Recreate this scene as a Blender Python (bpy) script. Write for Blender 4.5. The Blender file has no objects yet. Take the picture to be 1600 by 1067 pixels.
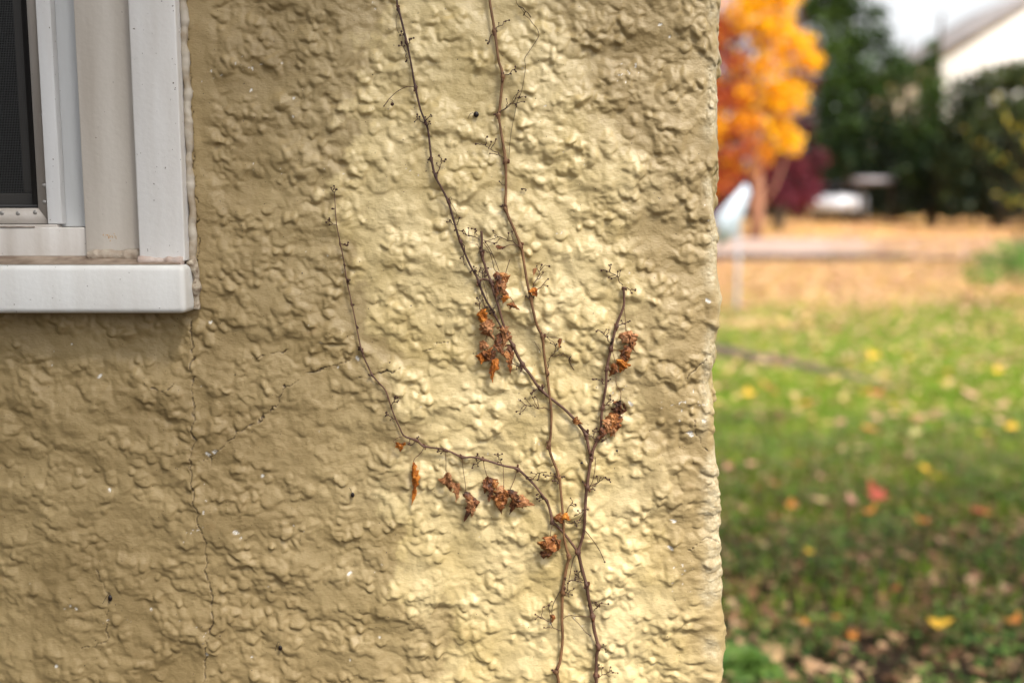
import bpy, math, random
import numpy as np
R = math.radians
rng = np.random.default_rng(7)
random.seed(7)
sc = bpy.context.scene
COL = sc.collection

# ------------------------------------------------------------------ camera, sky, sun, exposure
TILT = R(7.0); FPX = 35.0/36.0*1600.0
CAM = np.array([0.0, -0.97, 1.30])
cam_d = bpy.data.cameras.new('camera'); cam = bpy.data.objects.new('camera', cam_d); COL.objects.link(cam)
cam.location = CAM; cam.rotation_euler = (R(90)-TILT, 0, 0)
cam_d.lens = 35.0; cam_d.sensor_width = 36.0; cam_d.clip_start = 0.02; cam_d.clip_end = 2000
cam_d.dof.use_dof = True; cam_d.dof.focus_distance = 0.97*math.cos(TILT)+0.001; cam_d.dof.aperture_fstop = 2.4
sc.camera = cam

SUN_EL, SUN_AZ = 56.0, 32.0            # azimuth: degrees from -Y (in front of the wall) towards +X
sdir = np.array([math.cos(R(SUN_EL))*math.sin(R(SUN_AZ)), -math.cos(R(SUN_EL))*math.cos(R(SUN_AZ)), math.sin(R(SUN_EL))])
world = bpy.data.worlds.new("World"); sc.world = world; world.use_nodes = True
wn = world.node_tree.nodes; wl = world.node_tree.links
bg = wn['Background']; sky = wn.new('ShaderNodeTexSky'); sky.sky_type = 'NISHITA'; sky.sun_disc = False
sky.sun_elevation = R(SUN_EL); sky.sun_rotation = math.atan2(sdir[0], sdir[1])
sky.air_density = 1.0; sky.dust_density = 4.0; sky.ozone_density = 1.0; sky.altitude = 0
hs = wn.new('ShaderNodeHueSaturation'); hs.inputs['Saturation'].default_value = 0.09
wl.new(sky.outputs[0], hs.inputs['Color']); wl.new(hs.outputs[0], bg.inputs['Color'])
bg.inputs['Strength'].default_value = 0.12
sun_d = bpy.data.lights.new('sun', 'SUN'); sun_d.energy = 3.0; sun_d.angle = R(15); sun_d.color = (1.0, 0.94, 0.84)
sun = bpy.data.objects.new('sun', sun_d); COL.objects.link(sun)
from mathutils import Vector
sun.rotation_euler = Vector(-sdir).to_track_quat('-Z', 'Y').to_euler()
sc.view_settings.view_transform = 'Standard'; sc.view_settings.look = 'None'
sc.view_settings.exposure = 1.25; sc.view_settings.gamma = 1.0; sc.view_settings.use_curve_mapping = False
sc.cycles.use_denoising = True
sc.cycles.max_bounces = 6; sc.cycles.transparent_max_bounces = 12

# ------------------------------------------------------------------ projection helpers (photo pixels are 1600 x 1067)
UP = np.array([0, math.sin(TILT), math.cos(TILT)]); FW = np.array([0, math.cos(TILT), -math.sin(TILT)])
def ray(px, py):
    return np.array([(px-800.0)/FPX, 0, 0]) + UP*((533.5-py)/FPX) + FW
def P(px, py, y=0.0):
    """point at world depth y seen in the photograph at px, py"""
    d = ray(px, py); t = (y-CAM[1])/d[1]; return CAM + d*t
TY = np.array([-400, 0, 12, 14.5, 17, 19, 19.8, 25, 39, 80, 400.]); TZ = np.array([0, 0, 0, .06, .21, .35, .40, .73, 1.22, 2.1, 3.0])
def zt(y):
    return np.interp(y, TY, TZ)
def G(px, py, lift=0.0):
    d = ray(px, py)
    for t in np.arange(1.5, 300, 0.02):
        p = CAM + d*t
        if p[2] < zt(p[1])+lift: return p
    return CAM + d*300

# ------------------------------------------------------------------ object helpers
def tag(o, label=None, cat=None, group=None, kind=None):
    if label: o['label'] = label
    if cat: o['category'] = cat
    if group: o['group'] = group
    if kind: o['kind'] = kind
    return o
def empty(name, loc, label, cat, group=None):
    o = bpy.data.objects.new(name, None); COL.objects.link(o); o.location = loc; o.empty_display_size = .05
    return tag(o, label, cat, group)
def mesh_np(name, V, F, mats, parent=None, smooth=False, mi=None, origin=None):
    """V (n,3) world coords, F (m,k) faces; one object"""
    V = np.asarray(V, dtype=np.float32); F = np.asarray(F, dtype=np.int32)
    off = np.zeros(3, np.float32)
    if parent is not None:
        p = parent
        while p is not None: off = off + np.array(p.location, np.float32); p = p.parent
    if origin is not None: o_ = np.asarray(origin, np.float32)
    elif parent is None: o_ = V.mean(0); 
    else: o_ = off
    me = bpy.data.meshes.new(name)
    k = F.shape[1]; n = len(F); keep_ = np.ones(F.shape, bool)
    if k == 4: keep_[:, 3] = F[:, 3] != F[:, 2]          # a quad whose last two corners agree is a triangle
    cnt = keep_.sum(1); starts = np.r_[0, np.cumsum(cnt)[:-1]].astype(np.int32); lv = F.ravel()[keep_.ravel()]
    me.vertices.add(len(V)); me.vertices.foreach_set('co', (V-o_).ravel())
    me.loops.add(len(lv)); me.loops.foreach_set('vertex_index', lv)
    me.polygons.add(n); me.polygons.foreach_set('loop_start', starts)
    if mi is not None: me.polygons.foreach_set('material_index', np.asarray(mi, np.int32))
    me.update(calc_edges=True); me.validate()
    if smooth: me.polygons.foreach_set('use_smooth', np.ones(len(me.polygons), bool))
    for m in (mats if isinstance(mats, (list, tuple)) else [mats]): me.materials.append(m)
    o = bpy.data.objects.new(name, me); COL.objects.link(o)
    o.location = Vector(o_-off)
    if parent is not None: o.parent = parent
    return o
class MB:
    def __init__(s): s.v = []; s.f = []; s.n = 0
    def add(s, V, F):
        V = np.asarray(V, float); F = np.asarray(F, int)
        if F.shape[1] == 3: F = np.c_[F, F[:, 2]]
        s.v.append(V); s.f.append(F+s.n); s.n += len(V)
    def box(s, a, b):
        x0, y0, z0 = a; x1, y1, z1 = b
        V = [(x0,y0,z0),(x1,y0,z0),(x1,y1,z0),(x0,y1,z0),(x0,y0,z1),(x1,y0,z1),(x1,y1,z1),(x0,y1,z1)]
        s.add(V, [(0,3,2,1),(4,5,6,7),(0,1,5,4),(1,2,6,5),(2,3,7,6),(3,0,4,7)])
    def tube(s, pts, rad, seg=7, caps=True):
        pts = np.asarray(pts, float); rad = np.broadcast_to(np.asarray(rad, float), (len(pts),))
        n = len(pts); T = np.gradient(pts, axis=0); T /= (np.linalg.norm(T, axis=1, keepdims=True)+1e-12)
        ref = np.array([0, 1.0, 0]) if abs(T[0][1]) < .9 else np.array([1.0, 0, 0])
        u = np.cross(T[0], ref); u /= np.linalg.norm(u); V = []
        for i in range(n):
            u = u - T[i]*np.dot(u, T[i]); u /= (np.linalg.norm(u)+1e-12); w = np.cross(T[i], u)
            a = np.arange(seg)*2*np.pi/seg
            V.append(pts[i] + rad[i]*(np.cos(a)[:, None]*u + np.sin(a)[:, None]*w))
        V = np.vstack(V); F = []
        for i in range(n-1):
            for j in range(seg):
                k = (j+1) % seg; F.append((i*seg+j, i*seg+k, (i+1)*seg+k, (i+1)*seg+j))
        if caps:
            V = np.vstack([V, pts[:1], pts[-1:]]); a0 = n*seg
            for j in range(seg):
                k = (j+1) % seg; F.append((a0, k, j, j)); F.append((a0+1, (n-1)*seg+j, (n-1)*seg+k, (n-1)*seg+k))
        s.add(V, F)
    def ball(s, c, r, sx=1, sy=1, sz=1, nu=8, nv=6):
        V = []; F = []
        for i in range(nv+1):
            t = np.pi*i/nv
            for j in range(nu):
                a = 2*np.pi*j/nu; V.append((c[0]+r*sx*math.sin(t)*math.cos(a), c[1]+r*sy*math.sin(t)*math.sin(a), c[2]+r*sz*math.cos(t)))
        for i in range(nv):
            for j in range(nu):
                k = (j+1) % nu; F.append((i*nu+j, (i+1)*nu+j, (i+1)*nu+k, i*nu+k))
        s.add(V, F)
    def build(s, name, mat, parent=None, smooth=False, bevel=0, origin=None):
        o = mesh_np(name, np.vstack(s.v), np.vstack(s.f), mat, parent, smooth, origin=origin)
        if bevel:
            m = o.modifiers.new('bevel', 'BEVEL'); m.width = bevel; m.segments = 3; m.limit_method = 'ANGLE'
        return o

# ------------------------------------------------------------------ materials
def newmat(name):
    m = bpy.data.materials.new(name); m.use_nodes = True; n = m.node_tree.nodes; l = m.node_tree.links
    return m, n, l, n['Principled BSDF']
def c4(c): return (c[0], c[1], c[2], 1)
def simple(name, c, rough=.6, c2=None, scale=20, bump=0, bscale=60, spec=.5, metal=0, detail=4, lo=.35, hi=.65, coord='Object'):
    m, n, l, b = newmat(name)
    b.inputs['Base Color'].default_value = c4(c); b.inputs['Roughness'].default_value = rough
    b.inputs['Specular IOR Level'].default_value = spec; b.inputs['Metallic'].default_value = metal
    tc = n.new('ShaderNodeTexCoord')
    if c2 is not None:
        t = n.new('ShaderNodeTexNoise'); t.inputs['Scale'].default_value = scale; t.inputs['Detail'].default_value = detail
        l.new(tc.outputs[coord], t.inputs['Vector'])
        r = n.new('ShaderNodeValToRGB'); r.color_ramp.elements[0].position = lo; r.color_ramp.elements[1].position = hi
        r.color_ramp.elements[0].color = c4(c); r.color_ramp.elements[1].color = c4(c2)
        l.new(t.outputs['Fac'], r.inputs[0]); l.new(r.outputs[0], b.inputs['Base Color'])
    if bump:
        t = n.new('ShaderNodeTexNoise'); t.inputs['Scale'].default_value = bscale; t.inputs['Detail'].default_value = 6
        l.new(tc.outputs[coord], t.inputs['Vector'])
        q = n.new('ShaderNodeBump'); q.inputs['Distance'].default_value = bump
        l.new(t.outputs['Fac'], q.inputs['Height']); l.new(q.outputs[0], b.inputs['Normal'])
    return m
def leafmat(name, c, c2, scale=3, transl=.35, rough=.55):
    m, n, l, b = newmat(name)
    tc = n.new('ShaderNodeTexCoord'); t = n.new('ShaderNodeTexNoise'); t.inputs['Scale'].default_value = scale; t.inputs['Detail'].default_value = 5
    l.new(tc.outputs['Object'], t.inputs['Vector'])
    r = n.new('ShaderNodeValToRGB'); r.color_ramp.elements[0].position = .38; r.color_ramp.elements[1].position = .62
    r.color_ramp.elements[0].color = c4(c); r.color_ramp.elements[1].color = c4(c2)
    l.new(t.outputs['Fac'], r.inputs[0]); l.new(r.outputs[0], b.inputs['Base Color']); b.inputs['Roughness'].default_value = rough; b.inputs['Specular IOR Level'].default_value = .22
    tr = n.new('ShaderNodeBsdfTranslucent'); l.new(r.outputs[0], tr.inputs['Color'])
    mx = n.new('ShaderNodeMixShader'); mx.inputs[0].default_value = transl
    l.new(b.outputs[0], mx.inputs[1]); l.new(tr.outputs[0], mx.inputs[2]); l.new(mx.outputs[0], n['Material Output'].inputs['Surface'])
    return m

# ------------------------------------------------------------------ numpy noise
perm = rng.permutation(256); perm = np.r_[perm, perm]
GA = rng.random(256)*2*np.pi; GX = np.cos(GA); GY = np.sin(GA)
def perlin(x, y, seed=0):
    x = x + seed*17.31; y = y + seed*9.77
    xi = np.floor(x).astype(np.int64); yi = np.floor(y).astype(np.int64); xf = x-xi; yf = y-yi
    u = xf*xf*xf*(xf*(xf*6-15)+10); v = yf*yf*yf*(yf*(yf*6-15)+10)
    X = xi & 255; Y = yi & 255
    def g(a, b, dx, dy):
        h = perm[perm[(X+a) & 255]+((Y+b) & 255)]; return GX[h]*dx+GY[h]*dy
    n00 = g(0,0,xf,yf); n10 = g(1,0,xf-1,yf); n01 = g(0,1,xf,yf-1); n11 = g(1,1,xf-1,yf-1)
    return ((n00+u*(n10-n00)) + v*((n01+u*(n11-n01))-(n00+u*(n10-n00))))*1.5
def sstep(a, b, x):
    t = np.clip((x-a)/(b-a), 0, 1); return t*t*(3-2*t)
def poly_dist(PX, PY, pts):
    d = np.full(PX.shape, 1e9)
    for (x0, y0), (x1, y1) in zip(pts[:-1], pts[1:]):
        dx, dy = x1-x0, y1-y0; L = dx*dx+dy*dy+1e-9
        t = np.clip(((PX-x0)*dx+(PY-y0)*dy)/L, 0, 1); d = np.minimum(d, np.hypot(PX-x0-t*dx, PY-y0-t*dy))
    return d

# ================================================================== THE STUCCO WALL
XC = P(1122, 533)[0]; RC = 0.010                       # corner of the house and its rounding radius
ZT_, ZB_ = P(800, 0)[2], P(800, 1067)[2]
def axis(dense0, dense1, step, lo, hi, grow=1.07, big=.03):
    a = list(np.arange(dense0, dense1, step)); s = step; x = dense0
    left = []
    while x > lo: s = min(s*grow, (.0026 if lo < -1 else .0045) if x > dense0-.8 else big); x -= s; left.append(x)
    s = step; x = a[-1]; right = []
    while x < hi: s = min(s*grow, .0032 if x < dense1+.8 else big); x += s; right.append(x)
    return np.array(left[::-1]+a+right)
STEP = .00088
ARC = RC*math.pi/2; U0 = XC-RC
Us = axis(-0.515, U0+ARC+.02, STEP, -3.2, U0+ARC+6.0)
Zs = axis(ZB_-.015, ZT_+.02, STEP, -.25, 2.75)
U, Z = np.meshgrid(Us, Zs)
Um, Zm = U*1000, Z*1000                                # millimetres
# photo pixel of the (flat) wall point, used only to say where on the wall a crack or pale patch lies
def wall_px(X, Zz, y=0.0):
    dx = X-CAM[0]; dy = y-CAM[1]; dz = Zz-CAM[2]
    dep = dy*FW[1]+dz*FW[2]; up = dy*UP[1]+dz*UP[2]
    return 800+FPX*dx/dep, 533.5-FPX*up/dep
PX, PY = wall_px(U, Z)

wx = Um + 1.5*perlin(Um/15, Zm/15, 1) + .8*perlin(Um/6, Zm/6, 2)
wz = Zm + 1.5*perlin(Um/15, Zm/15, 3) + .8*perlin(Um/6, Zm/6, 4)
calm = 0.7*sstep(120, 30, np.hypot((PX-480)/1.2, PY-670)) + .75*sstep(.0, .55, perlin(Um/48, Zm/36, 5)) + .35*sstep(400, 100, PX)*sstep(500, 700, PY)  # trowelled flatter here and there
calm = np.clip(calm, 0, .8)
h = 3.8*perlin(Um/105, Zm/85, 6) + 2.9*perlin(Um/44, Zm/38, 7) + 1.5*np.abs(perlin(wx/27, wz/24, 23))
n1 = perlin(wx/24, wz/20, 8) + .45*perlin(wx/11, wz/10, 9)
act = (1-calm*.85)*(.85+.75*perlin(Um/38, Zm/33, 19))
h += act*(1.1*sstep(-.04, .18, n1)*(1.0+.5*n1) + 2.3*np.abs(perlin(wx/14, wz/13.5, 10)) + 1.5*np.abs(perlin(wx/7.5, wz/8, 18)))
# dabs and knobs thrown on by the trowel, each fuller towards its lower lip
hs_ = np.zeros_like(h)
x_lo, x_hi, z_lo, z_hi = -1.4, U0+ARC+.95, ZB_-.6, ZT_+.5
def stamp(cx, cz, rx, rz, H, th, pw):
    M = max(rx, rz)*1.05+.003
    i0, i1 = np.searchsorted(Us, [cx-M, cx+M]); j0, j1 = np.searchsorted(Zs, [cz-M, cz+M])
    if i1-i0 < 2 or j1-j0 < 2: return
    a = (wx[j0:j1, i0:i1]/1000-cx); b = (wz[j0:j1, i0:i1]/1000-cz)
    c, s = math.cos(th), math.sin(th); a, b = (a*c+b*s)/rx, (-a*s+b*c)/rz
    d = np.clip(1-a*a-b*b, 0, 1)**pw
    v = H*d*(.78-.32*b)
    w = hs_[j0:j1, i0:i1]
    hi_ = np.maximum(w, v); lo_ = np.minimum(w, v)
    hs_[j0:j1, i0:i1] = hi_ + .28*lo_*np.exp(-(hi_-lo_)*1.2)
N = int((x_hi-x_lo)*(z_hi-z_lo)*1e4*.82)
for k in range(N):
    cx = random.uniform(x_lo, x_hi); cz = random.uniform(z_lo, z_hi)
    if random.random() > .35+1.4*float(perlin(np.array(cx*24.), np.array(cz*28.), 16))+.42: continue
    q = random.random()
    if q < .50:
        r = random.uniform(.0028, .0055); stamp(cx, cz, r, r*random.uniform(.9, 1.6), random.uniform(2.2, 4.6), random.uniform(-.4, .4), .55)
    elif q < .86:
        r = random.uniform(.0050, .0090); stamp(cx, cz, r*random.uniform(.8, 1.15), r*random.uniform(.85, 1.4), random.uniform(2.2, 4.6), random.uniform(-.7, .7), .48)
    else:
        r = random.uniform(.009, .015); stamp(cx, cz, r*random.uniform(.8, 1.2), r*random.uniform(.8, 1.1), random.uniform(1.5, 3.2), random.uniform(-.4, .4), .42)
h += hs_*(.86-calm*.78)
# soften: thick paint has filled every crease
for _ in range(2):
    h[1:-1, 1:-1] = (h[1:-1, 1:-1]*4 + h[:-2, 1:-1]*2 + h[2:, 1:-1]*2 + h[1:-1, :-2]*2 + h[1:-1, 2:]*2 + h[:-2, :-2]+h[2:, 2:]+h[:-2, 2:]+h[2:, :-2])/16
sag = h.copy()                                         # wet plaster has slumped: what stands out also hangs lower
brush = sstep(-.1, .6, perlin(Um/40, Zm/40, 13))
h += .16*perlin(wx/4.2, wz/3.4, 12)*(.5+.5*brush) + .16*brush*perlin(wx/9, wz/2.8, 17) + .05*perlin(Um/1.9, Zm/1.7, 14)
# smooth trowelled margin beside and below the window
mg = np.maximum(sstep(352, 312, PX)*sstep(500, 470, PY), 0)*(PX > 250)
h = h*(1-.75*mg) + 1.8*mg
# cracks
CR = [[(297,495),(302,560),(300,610),(304,650),(303,690),(298,730),(304,770),(312,815),(322,850),(324,900),(332,930),(333,965),(326,995),(320,1030),(322,1067)],
      [(318,720),(338,705),(352,690),(380,672),(402,660),(430,632),(443,615),(446,603),(467,592)],
      [(470,582),(492,581),(506,575),(518,574),(533,567),(548,566)],[(560,588),(570,590),(584,584),(605,580),(625,572)],
      [(660,552),(690,536),(697,533)],[(150,888),(160,905),(172,935),(166,975),(166,1000),(150,1008),(128,1012)],
      [(289,-20),(293,60),(298,130),(301,190),(303,240),(306,290)],[(306,300),(308,330),(312,380),(309,430),(312,470)],[(238,606),(262,610),(276,598)],[(1085,655),(1088,680),(1098,700),(1108,708)],
      [(1075,858),(1088,848),(1098,838),(1112,846)],[(330,715),(333,728)],[(400,560),(430,552),(455,548)],[(1072,590),(1090,575),(1106,562)]]
crack = np.zeros_like(h)
wob = 5*perlin(Um/9, Zm/9, 21)+1.5*perlin(Um/2.5, Zm/2.5, 22)
for i, c in enumerate(CR):
    xs = [p[0] for p in c]; ys = [p[1] for p in c]
    m = (PX > min(xs)-20) & (PX < max(xs)+20) & (PY > min(ys)-20) & (PY < max(ys)+20)
    d = poly_dist(PX[m]+wob[m], PY[m]+wob[m]*.6, c); w = (1.35 if i == 0 else 1.0)+.8*perlin(Um[m]/12, Zm[m]/12, 30+i)
    crack[m] = np.maximum(crack[m], np.clip(1.12-d/np.clip(w*.8, .3, 1.3), 0, 1)*np.clip(.95+1.5*perlin(Um[m]/7, Zm[m]/7, 80+i), 0, 1))
h -= crack*2.2
# flakes where the paint has chipped to white
chip = sstep(.90, .97, perlin(Um/3.0, Zm/3.0, 40)*.8+.55*perlin(Um/60, Zm/45, 41)*1.2)*.8
chip *= (perlin(Um/9, Zm/9, 43) > .12)
for (cx, cy, r) in [(330,504,4),(392,142,4),(458,154,3),(462,183,3),(157,589,5),(171,763,4),(320,797,4),(371,830,4),(378,838,3),(410,743,4),(545,893,4),(325,1018,4),(90,1035,4),(1080,678,6),(1052,815,4),(1048,855,4),(395,1025,3),(549,1028,3),(440,100,2),(562,562,4),(530,575,3),(335,704,5),(325,709,4),(1032,40,4),(852,166,3),(985,630,4),(120,948,3),(114,942,3),(105,946,2),(235,952,3),(1049,60,3),(300,140,3),(1106,470,4),(1102,655,5)]:
    d = np.hypot(PX-cx+2.5*wob*.4, PY-cy+wob*.5); chip = np.maximum(chip, np.clip((r*.85-d)/1.2, 0, 1)*(perlin(Um/1.3, Zm/1.3, 44) > -.35))
h -= chip*.5
# bare gritty plaster where the corner edge has worn
edge_d = np.abs(U-(U0+ARC*.5))
worn = .7*sstep(.018, .004, edge_d+.004*perlin(Um/14, Zm/14, 50))*sstep(-.25, .25, perlin(Um/26, Zm/46, 51)+.30*(np.abs(PY-760) < 190)-.05)
h += worn*(.8*perlin(Um/2.2, Zm/2.2, 52)+.5*perlin(Um/4, Zm/4, 53)-.6)
# pale glossier cream patch in the middle, duller tan round it, with a ragged edge
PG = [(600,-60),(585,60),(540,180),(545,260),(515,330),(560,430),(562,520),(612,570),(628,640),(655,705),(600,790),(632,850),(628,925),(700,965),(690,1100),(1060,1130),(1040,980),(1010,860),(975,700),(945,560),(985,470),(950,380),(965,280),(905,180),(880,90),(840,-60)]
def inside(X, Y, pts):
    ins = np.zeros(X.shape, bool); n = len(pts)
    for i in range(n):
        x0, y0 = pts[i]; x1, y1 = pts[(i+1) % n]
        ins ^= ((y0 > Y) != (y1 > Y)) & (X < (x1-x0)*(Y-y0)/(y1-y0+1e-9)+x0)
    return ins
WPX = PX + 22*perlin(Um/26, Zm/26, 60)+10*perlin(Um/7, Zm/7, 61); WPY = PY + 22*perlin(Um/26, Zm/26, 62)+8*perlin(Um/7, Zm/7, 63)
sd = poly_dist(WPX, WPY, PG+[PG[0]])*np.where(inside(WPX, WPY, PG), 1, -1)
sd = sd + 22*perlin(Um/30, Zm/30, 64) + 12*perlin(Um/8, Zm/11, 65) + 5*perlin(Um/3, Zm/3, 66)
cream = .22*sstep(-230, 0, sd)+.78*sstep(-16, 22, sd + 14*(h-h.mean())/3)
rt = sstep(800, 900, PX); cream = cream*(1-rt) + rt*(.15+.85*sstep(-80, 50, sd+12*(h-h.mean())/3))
# positions
hm = h/1000.0
NY, NX = U.shape
ang = np.clip((U-U0)/RC, 0, math.pi/2)
bx = np.where(U < U0, U, U0+RC*np.sin(ang)); by = np.where(U < U0, 0, RC*(1-np.cos(ang))) + np.maximum(U-U0-ARC, 0)
nx = np.sin(ang); ny = -np.cos(ang)
hm = hm*(1-.3*np.exp(-((U-(U0+ARC*.6))/.014)**2))
cy_ = np.array([0,100,250,285,330,370,410,500,560,600,650,700,760,810,870,930,1000,1040,1067])
cv_ = np.array([-1,0,-2,-8,-4,3,6,3,-2,-9,-4,0,3,7,6,9,13,9,7])
PYc = wall_px(XC, Zs)[1]
coff = (np.interp(PYc, cy_, cv_)+np.interp(PYc, [0, 250, 600, 1067], [-14, -8, -1, 11]))*.00062
wgt = np.exp(-((U-(U0+ARC))/.022)**2)
VX = bx + nx*hm + coff[:, None]*wgt; VY = by + ny*hm; VZ = Z - .00034*(sag-sag.mean())
V = np.stack([VX, VY, VZ], -1).reshape(-1, 3)
idx = np.arange(NY*NX).reshape(NY, NX)
F = np.stack([idx[:-1, :-1], idx[:-1, 1:], idx[1:, 1:], idx[1:, :-1]], -1)
# window opening
WX1 = P(255, 300)[0]; WX0 = WX1-1.05; WZ0 = P(250, 445)[2]; WZ1 = 2.30
uc = (Us[:-1]+Us[1:])/2; zc = (Zs[:-1]+Zs[1:])/2
keep = ~((uc[None, :] < WX1) & (uc[None, :] > WX0) & (zc[:, None] > WZ0) & (zc[:, None] < WZ1))
F = F[keep]
def wall_h(x, z, r=.004):
    j0, j1 = np.searchsorted(Zs, [z-r, z+r]); i0, i1 = np.searchsorted(Us, [x-r, x+r])
    i1 = max(i1, i0+1); j1 = max(j1, j0+1)
    return float(hm[j0:j1, i0:i1].max())

# wall paint
m, n, l, b = newmat('painted_stucco')
tc = n.new('ShaderNodeTexCoord')
def attr(a):
    q = n.new('ShaderNodeAttribute'); q.attribute_name = a; return q.outputs['Fac']
def noise(scale, detail=5, rough=.5, vec=None):
    t = n.new('ShaderNodeTexNoise'); t.inputs['Scale'].default_value = scale; t.inputs['Detail'].default_value = detail; t.inputs['Roughness'].default_value = rough
    l.new(vec or tc.outputs['Object'], t.inputs['Vector']); return t.outputs['Fac']
def ramp(f, p0, c0, p1, c1):
    r = n.new('ShaderNodeValToRGB'); r.color_ramp.elements[0].position = p0; r.color_ramp.elements[0].color = c4(c0)
    r.color_ramp.elements[1].position = p1; r.color_ramp.elements[1].color = c4(c1); l.new(f, r.inputs[0]); return r.outputs[0]
def mix(f, a, b_, mode='MIX'):
    q = n.new('ShaderNodeMix'); q.data_type = 'RGBA'; q.blend_type = mode
    if isinstance(f, float): q.inputs[0].default_value = f
    else: l.new(f, q.inputs[0])
    for s, v in ((q.inputs[6], a), (q.inputs[7], b_)):
        if isinstance(v, tuple): s.default_value = c4(v)
        else: l.new(v, s)
    return q.outputs[2]
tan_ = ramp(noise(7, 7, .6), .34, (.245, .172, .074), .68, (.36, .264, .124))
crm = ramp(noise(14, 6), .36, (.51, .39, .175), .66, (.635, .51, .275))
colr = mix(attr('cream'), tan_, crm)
st = ramp(noise(38, 8, .7), .60, (0, 0, 0), .74, (1, 1, 1))
colr = mix(st, colr, mix(.25, colr, (.30, .17, .07)))
sp = ramp(noise(380, 2), .735, (0, 0, 0), .755, (1, 1, 1))
colr = mix(sp, colr, (.05, .03, .02))
colr = mix(attr('worn'), colr, ramp(noise(160, 6, .7), .35, (.34, .26, .14), .65, (.60, .53, .37)))
colr = mix(attr('chip'), colr, (.66, .63, .58))
colr = mix(attr('crack'), colr, (.06, .035, .02))
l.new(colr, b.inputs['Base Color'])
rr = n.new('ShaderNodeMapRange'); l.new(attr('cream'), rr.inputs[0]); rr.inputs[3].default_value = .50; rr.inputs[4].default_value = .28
l.new(rr.outputs[0], b.inputs['Roughness']); b.inputs['Specular IOR Level'].default_value = .5
mp = n.new('ShaderNodeMapping'); mp.inputs['Scale'].default_value = (1, 1, 1.7); l.new(tc.outputs['Object'], mp.inputs['Vector'])
bp = n.new('ShaderNodeBump'); bp.inputs['Distance'].default_value = .0010; bp.inputs['Strength'].default_value = .6; l.new(noise(330, 5, .6, mp.outputs[0]), bp.inputs['Height'])
l.new(bp.outputs[0], b.inputs['Normal'])
M_WALL = m

house = empty('stucco_house', (0, 0, 0), 'house corner with lumpy tan and cream painted stucco wall and white trimmed window', 'house')
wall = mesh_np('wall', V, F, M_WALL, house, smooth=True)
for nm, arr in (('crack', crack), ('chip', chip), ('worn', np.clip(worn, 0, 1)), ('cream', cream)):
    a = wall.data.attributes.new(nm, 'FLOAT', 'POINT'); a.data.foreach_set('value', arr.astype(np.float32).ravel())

# ------------------------------------------------------------------ eave: unseen, its depth set to shade the upper wall
M_white = simple('white_paint', (.80, .79, .78), .42, (.70, .685, .66), 7, bump=.0004, bscale=300)
mb = MB(); mb.box((-3.4, -.62, 2.66), (XC+.35, 6.4, 2.70)); eave = mb.build('unseen_eave_soffit', M_white, house)
mb = MB(); mb.box((-3.4, -.645, 2.60), (XC+.375, -.62, 2.78)); mb.box((XC+.35, -.62, 2.60), (XC+.375, 6.4, 2.78)); mb.build('fascia_board', M_white, house)
M_shingle = simple('roof_shingle', (.06, .055, .05), .9, (.13, .12, .11), 30, bump=.004, bscale=80)
A = [(-3.45, -.7, 2.781), (XC+.42, -.7, 2.781), (XC+.42, 6.4, 2.781), (-3.45, 6.4, 2.781), (-3.45, 3, 4.4), (XC-1.2, 3, 4.4)]
mesh_np('roof', A, [(0,1,5,4),(2,3,4,5),(1,2,5,5),(0,3,2,1)], M_shingle, house)

# ================================================================== WINDOW
def dirty(name, base, grime, lo, hi, spec_scale=330):
    m, n, l, b = newmat(name); tc = n.new('ShaderNodeTexCoord')
    def nz(s, d=5):
        t = n.new('ShaderNodeTexNoise'); t.inputs['Scale'].default_value = s; t.inputs['Detail'].default_value = d; l.new(tc.outputs['Object'], t.inputs['Vector']); return t.outputs['Fac']
    def rp(f, a, c0, b_, c1):
        r = n.new('ShaderNodeValToRGB'); r.color_ramp.elements[0].position = a; r.color_ramp.elements[0].color = c4(c0)
        r.color_ramp.elements[1].position = b_; r.color_ramp.elements[1].color = c4(c1); l.new(f, r.inputs[0]); return r.outputs[0]
    def mxx(f, a, c):
        q = n.new('ShaderNodeMix'); q.data_type = 'RGBA'; l.new(f, q.inputs[0]); l.new(a, q.inputs[6]); q.inputs[7].default_value = c4(c); return q.outputs[2]
    mp = n.new('ShaderNodeMapping'); mp.inputs['Scale'].default_value = (40, 40, 4); l.new(tc.outputs['Object'], mp.inputs['Vector'])
    t = n.new('ShaderNodeTexNoise'); t.inputs['Scale'].default_value = 1; t.inputs['Detail'].default_value = 6; l.new(mp.outputs[0], t.inputs['Vector'])
    col = rp(t.outputs['Fac'], lo, base, hi, grime)
    col = mxx(rp(nz(spec_scale, 2), .735, (0,0,0), .752, (1,1,1)), col, (.10, .07, .05))
    l.new(col, b.inputs['Base Color']); b.inputs['Roughness'].default_value = .45
    bp = n.new('ShaderNodeBump'); bp.inputs['Distance'].default_value = .0003; l.new(nz(220), bp.inputs['Height']); l.new(bp.outputs[0], b.inputs['Normal'])
    return m
MA = dirty('casing_white', (.70, .685, .67), (.58, .55, .52), .42, .72)
MBm = dirty('stop_board_cream', (.60, .555, .50), (.47, .42, .365), .35, .7)
MC = dirty('vinyl_white', (.60, .615, .63), (.53, .54, .545), .4, .7)
MD = dirty('sash_white', (.68, .68, .685), (.58, .565, .55), .4, .7)
ME = dirty('screen_frame_beige', (.50, .46, .43), (.40, .36, .32), .35, .65)
MS = dirty('sill_white', (.70, .70, .69), (.60, .585, .56), .4, .75)
MG = simple('sill_grime', (.17, .12, .085), .8, (.33, .26, .20), 60, bump=.0008)
M_caulk = simple('old_caulk', (.44, .38, .31), .7, (.30, .23, .17), 90, bump=.0016, bscale=220)
M_black = simple('black_spline', (.012, .012, .013), .5)
M_wire = simple('screen_wire', (.06, .06, .06), .5, metal=.3)
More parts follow.
